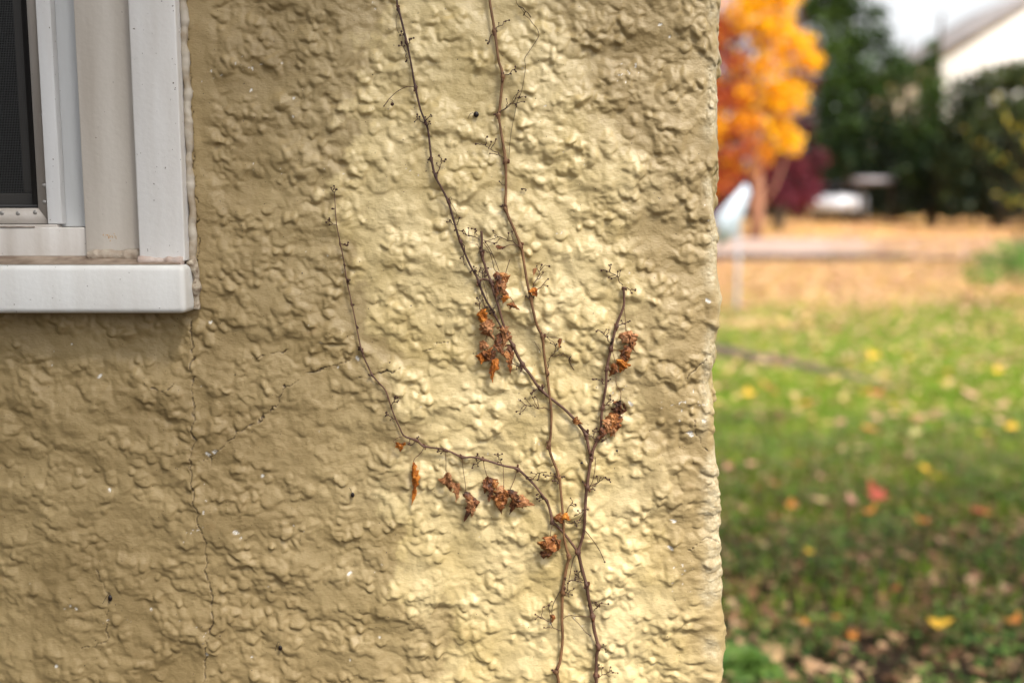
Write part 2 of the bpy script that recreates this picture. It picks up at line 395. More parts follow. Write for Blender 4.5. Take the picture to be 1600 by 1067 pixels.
M_rivet = simple('rivet_metal', (.38, .36, .34), .4, metal=.6)
DA, DB, DC, DD, DE, DM = -.020, -.006, .012, .001, .006, .010
def X(px, y, py=300): return P(px, py, y)[0]
def Zp(py, y): return P(250, py, y)[2]
ztop = 2.22
# outer casing board
def vboard(name, x0, x1, z0, z1, yf, yb, mat, bev, parent):
    mb = MB(); mb.box((x0, yf, z0), (x1, yb, z1)); return mb.build(name, mat, parent, bevel=bev)
xa1 = X(285, DA); xa0 = X(213, DA)
win = vboard('window', xa0, xa1, Zp(408, DA), ztop, DA, .004, MA, .0015, house)
win['label'] = 'white window with insect screen, layered flat casing and deep painted sill'
WL = WX0                                                    # mirrored on the far left side, outside the picture
def mirror(x): return (WX0+WX1)-x
xb0 = X(130, DB); xc0 = X(92, DC); xd1 = X(94, DD); xd0 = X(72, DD); xe0 = X(58, DE)
zF = Zp(354, DC)
vboard('outer_casing', mirror(xa1), mirror(xa0), Zp(408, DA), ztop, DA, .004, MA, .0015, win)
vboard('head_casing', mirror(xa1), xa1, ztop+.0005, ztop+.055, DA-.002, .004, MA, .0015, win)
vboard('brick_mould', xb0, xa0+.004, Zp(402, DB), ztop-.001, DB, .03, MBm, .0008, win)
vboard('brick_mould', mirror(xa0+.004), mirror(xb0), Zp(402, DB), ztop-.001, DB, .03, MBm, .0008, win)
vboard('window_jamb', xc0-.010, xb0-.0004, zF, ztop-.002, DC, .05, MC, .0006, win)
vboard('window_jamb', mirror(xb0-.0004), mirror(xc0-.03), zF, ztop-.002, DC, .05, MC, .0006, win)
pr = P(172, 369, DB); mb = MB()
for q in range(26): mb.ball((pr[0]+random.gauss(0, .0032), DB-.0001, pr[2]+random.gauss(0, .0016)), random.uniform(.0003, .0009), sy=.25, nu=6, nv=4)
tag(mb.build('rust_stain', simple('rust_stain', (.56, .36, .20), .8, (.50, .42, .33), 300), win, True), kind='stuff')
M_joint = simple('joint_dirt', (.16, .12, .09), .9, (.34, .29, .24), 130)
for (xj, yj, z0_) in ((xa0-.0007, DB-.0004, Zp(402, DB)), (xb0-.0010, DC-.0004, zF)):
    q = [(xj+.0003*math.sin(k*1.7), yj, z0_+k*(ztop-.003-z0_)/60) for k in range(61)]; mb = MB(); mb.tube(q, .00055, 6); mb.build('joint_gap', M_joint, win)
mb = MB(); mb.tube([(xb0-.05+k*-.02, -.002-.0006, zF-.0004) for k in range(30)], .0006, 6); mb.build('joint_gap', M_joint, win)
# sash strip round the screen
mb = MB(); zl = Zp(350, DD); xl1 = mirror(xd1)
mb.box((xd0, DD, zl), (xd1, .0118, ztop-.01)); mb.build('screen_track', MD, win, bevel=.0006)
mb = MB(); mb.box((xl1, DD, zl), (mirror(xd0), .0118, ztop-.01)); mb.build('screen_track', MD, win, bevel=.0006)
mb = MB(); mb.box((xl1, -.0002, zl-.0055), (xd1-.004, .0116, zl-.0004)); mb.build('track_lip', ME, win, bevel=.0018)
# mitred screen frame
zi = Zp(325, DE); zE0 = zl+.0002
def mitre(pts, y0, y1):
    V = [(x, y0, z) for x, z in pts]+[(x, y1, z) for x, z in pts]; k = len(pts)
    return V, [(0,1,2,3),(7,6,5,4)]+[(i, i+k, (i+1) % k+k, (i+1) % k) for i in range(k)]
L0, L1 = mirror(xd0), mirror(xe0)
fr = MB(); e = .00025
fr.add(*mitre([(xe0+e, zi), (xd0-.0002, zE0+e*2), (xd0-.0002, ztop-.02), (xe0+e, ztop-.02)], DE, .0115)); 
fr.add(*mitre([(L0+.0002, zE0+e*2), (L1-e, zi), (L1-e, ztop-.02), (L0+.0002, ztop-.02)], DE, .0115))
fr.add(*mitre([(L0+.0002, zE0), (xd0-.0004, zE0), (xe0-e, zi-e), (L1+e, zi-e)], DE, .0115))
sf = fr.build('screen_frame', ME, win)
for (px, py) in ((69, 290), (69.5, 316), (55, 332), (28, 333.5), (67, 180), (3, 333)):
    p = P(px, py, DE); mb = MB(); mb.ball((p[0], DE, p[2]), .0022, sy=.35, nu=12, nv=8); mb.build('rivet', M_rivet, sf, smooth=True)
xs0 = xe0-.0058; zs0 = zi+.0030
mb = MB(); mb.box((xs0, DE+.0015, zs0), (xe0-.0002, DM+.001, ztop-.02)); mb.box((L1, DE+.0015, zi+.0002), (xe0-.0002, DM+.001, zs0-.0001)); mb.box((L1, DE+.0015, zs0), (L1+.003, DM+.001, ztop-.02))
mb.build('screen_spline', M_black, win)
# insect mesh: real wires
mb = MB(); w = .00016; pit = .00155
for x in np.arange(L1+.003, xs0, pit): mb.add([(x-w, DM, zs0), (x+w, DM, zs0), (x+w, DM, ztop-.02), (x-w, DM, ztop-.02)], [(0,1,2,3)])
for z in np.arange(zs0, ztop-.02, pit): mb.add([(L1+.003, DM-.0003, z-w), (xs0, DM-.0003, z-w), (xs0, DM-.0003, z+w), (L1+.003, DM-.0003, z+w)], [(0,1,2,3)])
mb.build('insect_screen', M_wire, win)
# sash behind the mesh, glass, dark curtain
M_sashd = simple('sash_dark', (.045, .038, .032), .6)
mb = MB(); gx = X(42, .03); gz = P(40, 302, .03)[2]
mb.box((L0, .022, gz-.02), (gx+.07, .036, gz)); mb.box((gx, .0222, gz+.0002), (gx+.07, .036, ztop-.02)); mb.box((L0, .0222, gz+.0002), (L0+.03, .036, ztop-.02))
mb.build('sash', M_sashd, win, bevel=.002)
m, n, l, b = newmat('window_glass'); b.inputs['Base Color'].default_value = (.02, .022, .024, 1); b.inputs['Roughness'].default_value = .04; b.inputs['Transmission Weight'].default_value = .5; b.inputs['IOR'].default_value = 1.5
tcg = n.new('ShaderNodeTexCoord'); tg = n.new('ShaderNodeTexNoise'); tg.inputs['Scale'].default_value = 9; l.new(tcg.outputs['Object'], tg.inputs['Vector'])
bg_ = n.new('ShaderNodeBump'); bg_.inputs['Distance'].default_value = .004; l.new(tg.outputs['Fac'], bg_.inputs['Height']); l.new(bg_.outputs[0], b.inputs['Normal'])
mb = MB(); mb.box((L0+.01, .027, gz-.005), (gx+.01, .030, ztop-.03)); mb.build('glass_pane', m, win)
M_cur = simple('dark_curtain', (.05, .05, .052), .9, (.012, .012, .012), 14)
xs = np.linspace(L0-.06, xb0, 90); yy = .12+.016*np.sin(xs*75)+.008*np.sin(xs*31)
V2 = np.r_[np.c_[xs, yy, np.full(90, gz-.10)], np.c_[xs, yy, np.full(90, ztop+.05)]]
mesh_np('curtain', V2, [(i, i+1, 91+i, 90+i) for i in range(89)], M_cur, win, smooth=True)
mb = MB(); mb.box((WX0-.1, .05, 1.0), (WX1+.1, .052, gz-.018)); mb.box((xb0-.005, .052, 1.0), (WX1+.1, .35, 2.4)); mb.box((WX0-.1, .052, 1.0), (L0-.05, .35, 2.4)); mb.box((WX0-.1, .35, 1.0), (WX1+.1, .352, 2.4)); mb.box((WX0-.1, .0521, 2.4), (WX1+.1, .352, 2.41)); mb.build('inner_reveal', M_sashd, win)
# inner sill (below the screen) and main sill
mb = MB(); DF = -.002
mb.box((mirror(xb0), DF, Zp(401, DF)), (xb0-.0006, .05, zF-.0006)); mb.build('sub_sill', dirty('sub_sill_white', (.66, .63, .60), (.50, .455, .41), .4, .7, 170), win, bevel=.0012)
DSF = -.036; zs_t = Zp(414.5, DSF); zs_b = Zp(490, DSF); xs_r = P(288, 450, DSF)[0]
zi_t = Zp(403, DF)+.001
xl = mirror(xs_r)
# profile sill: front face leans very slightly, right end chamfered round
def sill_slab(x0, x1, zt0, zb0):
    mb = MB(); V = [(x0, DSF, zb0), (x1-.010, DSF, zb0), (x1-.010, DSF, zt0), (x0, DSF, zt0)]
    mb.box((x0, DSF, zb0), (x1, .002, zt0)); return mb
sl = sill_slab(xl, xs_r, zs_t, zs_b); sill = sl.build('window_sill', MS, win)
bm_ = sill.modifiers.new('bevel', 'BEVEL'); bm_.width = .0055; bm_.segments = 5
mb = MB(); mb.add([(xl+.006, DSF+.006, zs_t+.0004), (xs_r-.007, DSF+.006, zs_t+.0004), (xs_r-.007, DF, zi_t+.0010), (xl+.006, DF, zi_t+.0010), (xl+.006, DF, zs_t), (xs_r-.007, DF, zs_t)], [(0,1,2,3),(1,5,2,2),(0,3,4,4)])
mb.build('sill_top', MG, sill)
# caulk beads: wavy strips
def bead(name, pts, w, mat, seed, parent, amp=.35):
    pts = np.asarray(pts, float); L = np.r_[0, np.cumsum(np.linalg.norm(np.diff(pts, axis=0), axis=1))]
    s = np.arange(0, L[-1], .0012); q = np.stack([np.interp(s, L, pts[:, k]) for k in range(3)], 1)
    r = w*(1+amp*1.2*perlin(s*38, s*0+.37, seed)+amp*.8*perlin(s*130, s*0+2.4, seed+1)); q[:, 0] += w*.8*perlin(s*45, s*0+.6, seed+2); q[:, 2] += w*.2*perlin(s*60, s*0+.3, seed+3)
    mb = MB(); mb.tube(q, r, 9); return mb.build(name, mat, parent, smooth=True)
bead('caulk_bead', [(xa1+.003, -.0045, Zp(408, 0)), (xa1+.0025, -.0045, ztop)], .0036, simple('caulk_pale', (.46, .41, .34), .7, (.30, .235, .16), 60, bump=.001), 70, win, .3)
bead('caulk_bead', [(xb0+.002, DB-.0005, Zp(402, DB)+.001), (xa0-.001, DB-.0005, Zp(401, DB)+.001)], .0048, M_caulk, 74, win)
bead('caulk_bead', [(xa0, DA+.001, Zp(408, DA)+.0005), (xa1-.001, DA+.001, Zp(409, DA)+.0005)], .0042, simple('caulk_pink', (.50, .42, .38), .6, (.38, .28, .23), 120, bump=.001), 78, win, .45)
bead('caulk_bead', [(xs_r+.001, -.006, zs_b+.003), (xs_r+.003, -.010, zs_b+.025), (xs_r-.0005, -.012, zs_t+.004)], .0042, simple('caulk_grey', (.50, .43, .33), .8, (.16, .11, .07), 200, bump=.002), 82, win, .6)

# ================================================================== VINES
M_stemA = simple('brown_vine_bark', (.125, .058, .022), .62, (.235, .120, .050), 55, bump=.0006, bscale=400)
M_stemB = simple('purple_brown_vine_bark', (.070, .030, .017), .62, (.135, .066, .040), 60, bump=.0006, bscale=400)
M_stemC = simple('dark_vine_bark', (.042, .017, .013), .65, (.085, .038, .026), 80, bump=.0004, bscale=400)
M_tend = simple('dark_tendril', (.032, .012, .007), .7, (.075, .030, .015), 120)
M_pet = simple('petiole_brown', (.10, .042, .018), .6)
M_node = simple('rusty_node', (.13, .045, .016), .7, (.06, .022, .010), 150, bump=.0008, bscale=500)
def dry(name, cs, transl=.2):
    m, n, l, b = newmat(name); tc = n.new('ShaderNodeTexCoord'); t = n.new('ShaderNodeTexNoise'); t.inputs['Scale'].default_value = 120; t.inputs['Detail'].default_value = 7; t.inputs['Roughness'].default_value = .65
    l.new(tc.outputs['Object'], t.inputs['Vector']); r = n.new('ShaderNodeValToRGB'); el = r.color_ramp.elements
    el[0].position = .34; el[0].color = c4(cs[0]); el[1].position = .66; el[1].color = c4(cs[2]); e = el.new(.5); e.color = c4(cs[1])
    l.new(t.outputs['Fac'], r.inputs[0]); l.new(r.outputs[0], b.inputs['Base Color']); b.inputs['Roughness'].default_value = .6
    bp = n.new('ShaderNodeBump'); bp.inputs['Distance'].default_value = .0012; l.new(t.outputs['Fac'], bp.inputs['Height']); l.new(bp.outputs[0], b.inputs['Normal'])
    tr = n.new('ShaderNodeBsdfTranslucent'); l.new(r.outputs[0], tr.inputs['Color']); mx = n.new('ShaderNodeMixShader'); mx.inputs[0].default_value = transl
    l.new(b.outputs[0], mx.inputs[1]); l.new(tr.outputs[0], mx.inputs[2]); l.new(mx.outputs[0], n['Material Output'].inputs['Surface']); return m
DRY = {'orange': dry('dry_leaf_orange', ((.24, .06, .01), (.62, .20, .022), (.78, .34, .05)), .3),
       'tan': dry('dry_leaf_tan', ((.20, .07, .022), (.48, .21, .080), (.66, .36, .18)), .25),
       'brown': dry('dry_leaf_brown', ((.050, .014, .005), (.30, .10, .022), (.60, .27, .085)), .15),
       'dark': dry('dry_leaf_dark', ((.020, .008, .004), (.12, .038, .011), (.34, .13, .040)), .1)}
S = .000624
def wp(px, py, lift):
    """point standing `lift` metres clear of the lumpy wall"""
    p = P(px, py, 0); y = -(wall_h(p[0], p[2])+lift); return P(px, py, y)
def catmull(p, step=2.5):
    p = np.asarray(p, float); out = []
    q = np.vstack([2*p[0]-p[1], p, 2*p[-1]-p[-2]])
    for i in range(1, len(q)-2):
        L = np.hypot(*(q[i+1, :2]-q[i, :2])); m = max(2, int(L/step))
        for t in np.arange(m)/m:
            out.append(.5*((2*q[i])+(-q[i-1]+q[i+1])*t+(2*q[i-1]-5*q[i]+4*q[i+1]-q[i+2])*t*t+(-q[i-1]+3*q[i]-3*q[i+1]+q[i+2])*t**3))
    out.append(p[-1]); return np.array(out)
def stem_pts(path, lift=.0012, smooth=14):
    c = catmull(path); ys = []
    for px, py, r in c:
        p = P(px, py, 0); ys.append(wall_h(p[0], p[2], .003)+lift+r*S)
    ys = np.array(ys); k = min(smooth, max(1, len(ys)//3)); pad = np.pad(ys, k, mode='edge')
    mxs = np.array([pad[i:i+2*k+1].max() for i in range(len(ys))]); pad = np.pad(mxs, k, mode='edge')
    ysm = np.array([pad[i:i+2*k+1].mean() for i in range(len(ys))]); ysm = .3*ysm+.7*np.maximum(ysm*.82, ys)
    pad = np.pad(ysm, 3, mode='edge'); ysm = np.array([pad[i:i+7].mean() for i in range(len(ys))])
    return np.array([P(px, py, -y) for (px, py, r), y in zip(c, ysm)]), c[:, 2]*S*1.2, c
def make_stem(name, path, nodes, mat, parent, label=None):
    pts, r, c = stem_pts(path)
    s = np.arange(len(r)); r = r*(1+.07*perlin(s*.21, s*0, 90))
    for (nx_, ny_) in nodes:
        d = np.hypot(c[:, 0]-nx_, c[:, 1]-ny_); r = r*(1+.75*np.exp(-(d/3.2)**2)); pts[:, 0] += .0005*np.exp(-(d/4)**2)*random.choice((-1, 1))
    mb = MB(); mb.tube(pts, r, 10); o = mb.build(name, mat, parent, smooth=True)
    if label: o['label'] = label
    if nodes:
        for (nx_, ny_) in nodes:
            mb = MB(); i = int(np.argmin(np.hypot(c[:, 0]-nx_, c[:, 1]-ny_)))
            for _ in range(3):
                mb.ball(pts[i]+np.array([random.uniform(-1, 1)*r[i], -r[i]*.4, random.uniform(-1.6, 1.6)*r[i]]), r[i]*random.uniform(.30, .52), sz=1.7, nu=7, nv=5)
            mb.build('node', M_node, o, smooth=True)
    return o
def make_tendril(parent, x0, y0, x1, y1, branches=4, r=.72, knob=1.6, lift=.0035, name='tendril', seed=None):
    rd = random.Random(int(x0*31+y0*17+x1*7) if seed is None else seed)
    mb = MB(); L = math.hypot(x1-x0, y1-y0); ax = math.atan2(y1-y0, x1-x0)
    def seg(xa, ya, a, ln, rr, depth, lf):
        n_ = max(3, int(ln/3)); q = [(xa, ya, lf)]; aa = a; x, y = xa, ya
        for i in range(n_):
            aa = a + rd.uniform(-.75, .75); st_ = ln/n_; x += math.cos(aa)*st_; y += math.sin(aa)*st_
            q.append((x, y, lf+rd.uniform(-.0006, .0012)))
        w = np.array([wp(px, py, l_) for px, py, l_ in q]); ym = w[:, 1].copy(); ym[1:-1] = (w[:-2, 1]+w[1:-1, 1]+w[2:, 1])/3
        w[:, 1] = ym; mb.tube(w, np.linspace(rr, rr*.75, len(w))*S, 5)
        if depth == 0 or branches == 0:
            if knob: mb.ball(w[-1], knob*S*rd.uniform(.75, 1.15), sy=.8, nu=7, nv=5)
        return q
    m_ = seg(x0, y0, ax, L, r, 0, lift)
    for b_ in range(branches):
        i = rd.randrange(max(1, len(m_)//3), len(m_)); bx_, by_, lf = m_[i]
        s_ = (-1)**b_
        seg(bx_, by_, ax+s_*rd.uniform(.5, 1.15), L*rd.uniform(.22, .42), r*.85, 0, lf)
    return mb.build(name, M_tend, parent, smooth=True)
def thin(mb, path, r, lift=.004, knob=0):
    c = catmull(path, 3); w = np.array([wp(px, py, lift) for px, py in c[:, :2]]); k = 2; pad = np.pad(w[:, 1], k, mode='edge')
    w[:, 1] = [pad[i:i+2*k+1].mean() for i in range(len(w))]; mb.tube(w, r*S, 6)
    if knob: mb.ball(w[-1], knob*S, nu=8, nv=6)
    return w
def make_leaf(parent, top, bot, width, mat, petiole=None, seed=0, curl=1.6, lift=.006, label=None, jag=.65, name='leaf'):
    """crumpled dry leaf: a blade rolled across its midrib, toothed and crinkled"""
    rd = random.Random(seed*13+5); a = wp(*top, lift); bpt = wp(*bot, lift*.8)
    ax = bpt-a; Ln = np.linalg.norm(ax); ax /= Ln; fr_ = np.array([0, -1.0, 0]); side = np.cross(ax, fr_); side /= np.linalg.norm(side); out = np.cross(side, ax)
    if out[1] > 0: out = -out
    nu, nv = 34, 24; W = width*S/2*1.0; V = np.zeros((nu+1, nv+1, 3)); c1 = curl*.72*rd.uniform(.7, 1.3); c2 = curl*.72*rd.uniform(.5, 1.4)
    bend = rd.uniform(-.18, .18)*Ln; tw0 = rd.uniform(-.5, .5)
    us = np.linspace(0, 1, nu+1); lobes = rd.uniform(2.2, 3.8)
    for i, u in enumerate(us):
        prof = max(0., math.sin(math.pi*min(1, u)**.72))**.85*(1-.35*u)
        tooth = 1+jag*perlin(np.array(u*lobes*3), np.array(seed*1.7), 3)*1.2
        tooth2 = 1+jag*perlin(np.array(u*lobes*3), np.array(seed*2.9+4), 4)*1.2
        tw = tw0+.75*float(perlin(np.array(u*2.3), np.array(seed*.77), 8))
        for j in range(nv+1):
            v = j/nv*2-1; half = W*prof*(tooth if v > 0 else tooth2)*1.35
            cv = c1 if v > 0 else c2; th = v*cv; rr_ = half/max(cv, .01)*1.15
            sx = rr_*math.sin(th); ox = -rr_*(1-math.cos(th))*(.9)
            sx, ox = sx*math.cos(tw)-ox*math.sin(tw), sx*math.sin(tw)+ox*math.cos(tw)
            V[i, j] = a+ax*(u*Ln*(1+.0*v)-.25*W*abs(v)*prof)+side*(sx+bend*math.sin(math.pi*u))+out*(ox+W*.45*prof)
    uu, vv = np.meshgrid(us, np.linspace(-1, 1, nv+1), indexing='ij'); fq = Ln/.012
    for ax_i, sd_ in ((side, 1), (out, 2), (ax, 3)):
        nn = W*.28*perlin(uu*fq*1.8+seed, vv*2.0, 10+sd_)+W*.20*perlin(uu*fq*4.5, vv*4.5+seed, 20+sd_)+W*.15*perlin(uu*fq*10, vv*9+seed, 24+sd_)
        V += nn[..., None]*ax_i*(.25+.75*np.sin(np.pi*np.clip(uu+.08, 0, 1)))[..., None]
    V[..., 1] = np.minimum(V[..., 1], -.002)
    ii = np.arange((nu+1)*(nv+1)).reshape(nu+1, nv+1); Fq = np.stack([ii[:-1, :-1], ii[:-1, 1:], ii[1:, 1:], ii[1:, :-1]], -1).reshape(-1, 4)
    cen = ((ii[:-1, :-1]*0+1)).reshape(-1); hole = perlin(uu[:-1, :-1]*7+seed*3.3, vv[:-1, :-1]*3.1, 33).reshape(-1)
    edge = (np.abs(vv[:-1, :-1]).reshape(-1) > .55)
    Fq = Fq[~((hole > .38) & edge)]
    o = mesh_np(name, V.reshape(-1, 3), Fq, DRY[mat], parent, smooth=True)
    sm = o.modifiers.new('thick', 'SOLIDIFY'); sm.thickness = .00025
    if label: o['label'] = label
    if petiole:
        mb = MB(); w = [wp(px, py, lift*.7) for px, py in catmull(petiole, 3)[:, :2]]; w = np.array(w); pad = np.pad(w[:, 1], 3, mode='edge'); w[:, 1] = [pad[i:i+7].mean() for i in range(len(w))]
        mb.tube(w, .5*S, 6); mb.build('petiole', M_pet, o, smooth=True)
    return o

# vine A: one long unbranched brown stem
pA = P(873, 1067, -.006)
vA = empty('climbing_vine', (pA[0], -.006, 0.0), 'light brown bare vine with one long single stem, its foot left of the darker vine', 'vine', 'bare dry vines climbing the stucco')
A_path = [(868,2300,2.6),(878,1700,2.5),(866,1300,2.4),(876,1130,2.3),(873,1067,2.2),(870,1049,2.3),(875.5,1031,2),(879,997,2),(878,968,2.1),(878.7,925,2.2),(880,914,2.1),(885,887,2.1),(888.7,870,2.1),(885,857,1.9),(881,835,1.8),(880,810,1.7),(876,765,1.7),(874,746,1.8),(869,731,1.8),(862,714,1.8),(857,695,1.9),(860,684,1.7),(861.5,648,1.7),(858.5,616,1.7),(854,582,1.8),(850,552,1.8),(847,526,1.9),(838,505,1.7),(829,466,1.8),(823,437,1.7),(818,406,1.7),(814,385,1.9),(804,360,1.8),(790.6,327,1.9),(790.6,294,1.7),(789.7,252,2),(782,200,1.6),(780,180,1.7),(785,120,1.9),(779,94,1.7),(773,49,1.9),(768,19,1.7),(765,0,1.7),(755,-80,1.6),(760,-260,1.5),(740,-520,1.2),(748,-700,.8)]
make_stem('stem', A_path, [(870,1049),(878.7,925),(888.7,870),(874,746),(857,695),(854,582),(847,526),(829,466),(814,385),(790.6,327),(789.7,252),(780,180),(785,120),(773,49)], M_stemA, vA)
TA = [(773,49,790,29,2),(773,50,757,66,1),(785,119,803,104,3),(780,181,812,146,5),(782,182,773,177,2),(789,252,756,222,5),(790,292,777,287,0),(790,325,784,321,2),(813,386,772,363,5),(829,466,823,461,2),
      (834,452,838,408,3),(838,455,855,434,1),(854,582,872,533,4),(860,642,808,623,5),(874,746,852,738,4),(855,738,826,750,5),(878,745,869,750,3),(879,808,893,783,3),(881,815,905,822,4),(897,806,905,790,2),(878,925,900,921,3),(880,990,842,962,6),(862,972,847,948,2),(871,1047,861,1045,1),(874,746,881,742,1)]
for t in TA: make_tendril(vA, *t)
mb = MB(); thin(mb, [(876,921),(864,945),(862,962)], .55, knob=2.6); mb.build('side_twig', M_tend, vA, smooth=True); mb = MB(); thin(mb, [(847,526),(860,527),(878,529)], .4); mb.build('side_twig', M_tend, vA, smooth=True); mb = MB(); thin(mb, [(878,529),(876,537),(871,545)], .55)
mb.build('side_twig', M_tend, vA, smooth=True); mb = MB(); thin(mb, [(835,534),(842,545),(846,552)], .3); mb.build('side_twig', M_tend, vA, smooth=True)

# vine B: darker, forking
pB = P(932, 1067, -.006)
vB = empty('climbing_vine', (pB[0], -.006, 0.0), 'dark forking vine hung with shrivelled brown leaves, its foot right of the lighter vine', 'vine', 'bare dry vines climbing the stucco')
Bs = [('stem', [(925,2300,2.8),(938,1700,2.7),(928,1300,2.6),(936,1130,2.5),(932,1067,2.4),(931.5,1055,2.4),(932,1025,2.2),(934.5,1010,2.3),(928.7,985,2.3),(925.5,963,2.4),(920,936,2.2),(916,913,2.3),(909.6,889,2.2),(904,863,2.4),(907,850,2.1),(912.5,827,2),(915,782,2),(917,761,2.2),(922,725,2),(924.7,714,2.3)], [(931.5,1055),(934.5,1010),(925.5,963),(916,913),(904,863),(917,761),(924.7,714)], M_stemB),
      ('stem', [(924.7,714,2.2),(920,701,2),(915,679,2.1),(903,661,1.9),(884,641,1.8),(867,627,1.8),(843.6,607.5,1.9),(829,586,1.8),(816,569,2),(801,539.5,1.9),(792,521,1.7),(784,498,1.6),(778,475,1.6),(771,455,1.7),(768,441,1.9),(762,427,1.6),(752.5,397,1.8),(753,380,1.6),(752,361,1.7)], [(915,679),(843.6,607.5),(816,569),(801,540),(768,441),(752.5,397)], M_stemB),
      ('stem', [(924.7,714,2.2),(927.5,701,1.9),(935,684,2.1),(938,675,1.8),(941,637,1.8),(946.7,603,1.7),(948,575,1.9),(955,544,1.8),(962.6,510,1.8),(974,480,1.6),(975,463,1.5),(974,448,1.7)], [(935,684),(941,637),(948,575),(955,544),(962.6,510),(974,448)], M_stemB),
      ('stem', [(904,863,2),(893,848,1.8),(880.6,832,1.8),(868,819,1.9),(864,815,2),(856,787,1.7),(841,765,1.6),(828,750,1.6),(808,732.5,1.7),(785.6,727,1.5),(753.7,717,1.6),(738,714,1.3),(722,713.7,1.5),(695.6,702.5,1.2),(663.7,697,1.3),(650.6,688,1.4),(632,681,1.2),(625,669,1),(618,654,1),(611,635,1),(602.5,610,.95),(592,598,.9),(582,585.6,1),(570,561,.9),(565,548,1),(559,520,.8),(550,475,.75),(542,439.6,.8),(537,406.7,.7),(532,381,.75),(526,351,.65),(524,325.7,.55),(522.5,300,.45)], [(864,815),(855,781),(808,732.5),(753.7,717),(722,713.7),(695.6,702.5),(663.7,697),(650.6,688),(582,585.6),(565,548),(550,475),(542,439.6),(532,381)], M_stemB),
      ('stem', [(795,528,1.2),(782,509,1.2),(772,490,1.3),(758.7,467.5,1.4),(747.5,441,1.6),(745.6,434,1.4),(734,413,1.4),(719,377.5,1.5),(710,348,1.4),(700.6,316,1.5),(690,294,1.3),(680,275,1.5),(674,247,1.4),(668,200,1.3),(657.5,172.5,1.2),(649,137,1.4),(642.5,101,1.2),(635,64,1.3),(623,15,1.4),(620,0,1.2),(612,-80,1.2),(596,-260,1.1),(600,-420,.7)], [(747.5,441),(719,377.5),(700.6,316),(680,275),(674,250),(665,192),(649,137),(635,66),(623,15)], M_stemC)]
for nm, pth, nds, mt in Bs: make_stem(nm, pth, nds, mt, vB)
mb = MB(); thin(mb, [(768,440),(762,437),(754,436),(747.5,441)], 1.4, .003); mb.build('side_twig', M_stemB, vB, smooth=True)
TB = [(633,64,622,52,3),(636,75,641,60,3),(635,82,624,70,3),(636,84,637,97,1),(662,193,650,182,3),(664,190,671,178,2),(668,197,672,189,1),(676,254,670,249,2),(681,272,686,246,4),(679,272,675,270,1),(711,352,697,348,1),(712,352,720,339,0),(719,368,717,372,1),(722,380,728,416,1),
      (749,376,724,355,5),(746,368,744,356,2),(752,434,741,415,5),(754,434,753,412,5),(757,434,762,428,2),(755,486,744,464,4),(755,487,760,478,2),(775,475,769,492,5),(778,470,784,462,3),(770,398,749,392,1),(800,567,816,575,4),(840,606,848,603,2),(839,607,833,614,3),(905,662,894,657,1),(918,681,932,684,3),(926,684,930,667,2),(934,684,944,687,3),
      (955,541,935,519,5),(956,538,959,528,1),(963,510,978,496,3),(947,602,932,590,4),(947,600,950,590,1),(942,636,957,626,4),(973,446,944,424,8),(975,449,990,451,3),(917,762,948,744,5),(919,764,930,757,3),(915,755,911,752,1),(912,800,905,812,1),(787,726,777,709,5),(755,717,737,723,5),(752,716,746,709,2),(695,704,685,710,3),(651,687,652,681,2),(640,685,638,693,1),(648,690,643,697,1),(855,781,837,774,6),
      (915,909,895,900,6),(914,908,889,913,3),(925,962,942,940,6),(921,950,922,944,1),(935,1012,947,1012,2),(932,1056,956,1041,5),(932,1050,936,1040,2),(612,637,623,620,5),(618,655,602,652,4),(565,548,560,541,3),(582,587,577,585,2),(542,440,547,437,2),(532,381,543,378,3),(526,351,512,343,4),(523,301,519,292,1),(523,301,527,291,1),(550,475,552,477,1),(537,411,541,413,1),(524,326,521,328,1),(557,508,560,510,1),(864,816,870,806,1)]
for t in TB: make_tendril(vB, *t)
mb = MB()
thin(mb, [(649,136),(635,136),(620,144),(608,155),(604,160)], .5, .006); thin(mb, [(608,155),(603,162),(600,166)], .7, .006, 1.2); thin(mb, [(609,155),(614,158),(613,163)], .4, .006, 2.8)
mb.build('side_twig', M_tend, vB, smooth=True)
for q, r_, k_ in [([(912,826),(922,838),(936,858),(945,878)], .6, 1.6), ([(701,312),(704,308),(706,312),(703,314),(709,325),(714,335),(710,342)], .35, 0), ([(623,18),(619,30),(620,44),(623,52)], .35, 0), ([(903,864),(896,872),(890,900),(886,921)], .6, 0), ([(903,864),(905,880),(909,900)], .4, 0),
                  ([(924,963),(908,963),(892,961),(884,963),(879,968)], .6, 0), ([(893,963),(905,975),(916,988),(923,993)], .5, 1), ([(930,714),(930,728),(927,748),(922,760)], .55, 0), ([(755,379),(764,392),(770,410),(772,420),(776,425)], .5, 0), ([(757,376),(766,390),(774,408),(780,424)], .5, 0), ([(755,375),(768,379),(778,380)], .45, 0),
                  ([(750,442),(753,462),(758,484)], .45, 0), ([(755,440),(760,460),(764,482)], .4, 0), ([(797,405),(792,420),(787,438)], .5, 1.3), ([(905,664),(915,672),(922,680)], .5, 0), ([(748,397),(749,388),(745,381)], .4, 0)]:
    mb = MB(); thin(mb, q, r_, .005, k_); mb.build('side_twig', M_tend, vB, smooth=True)
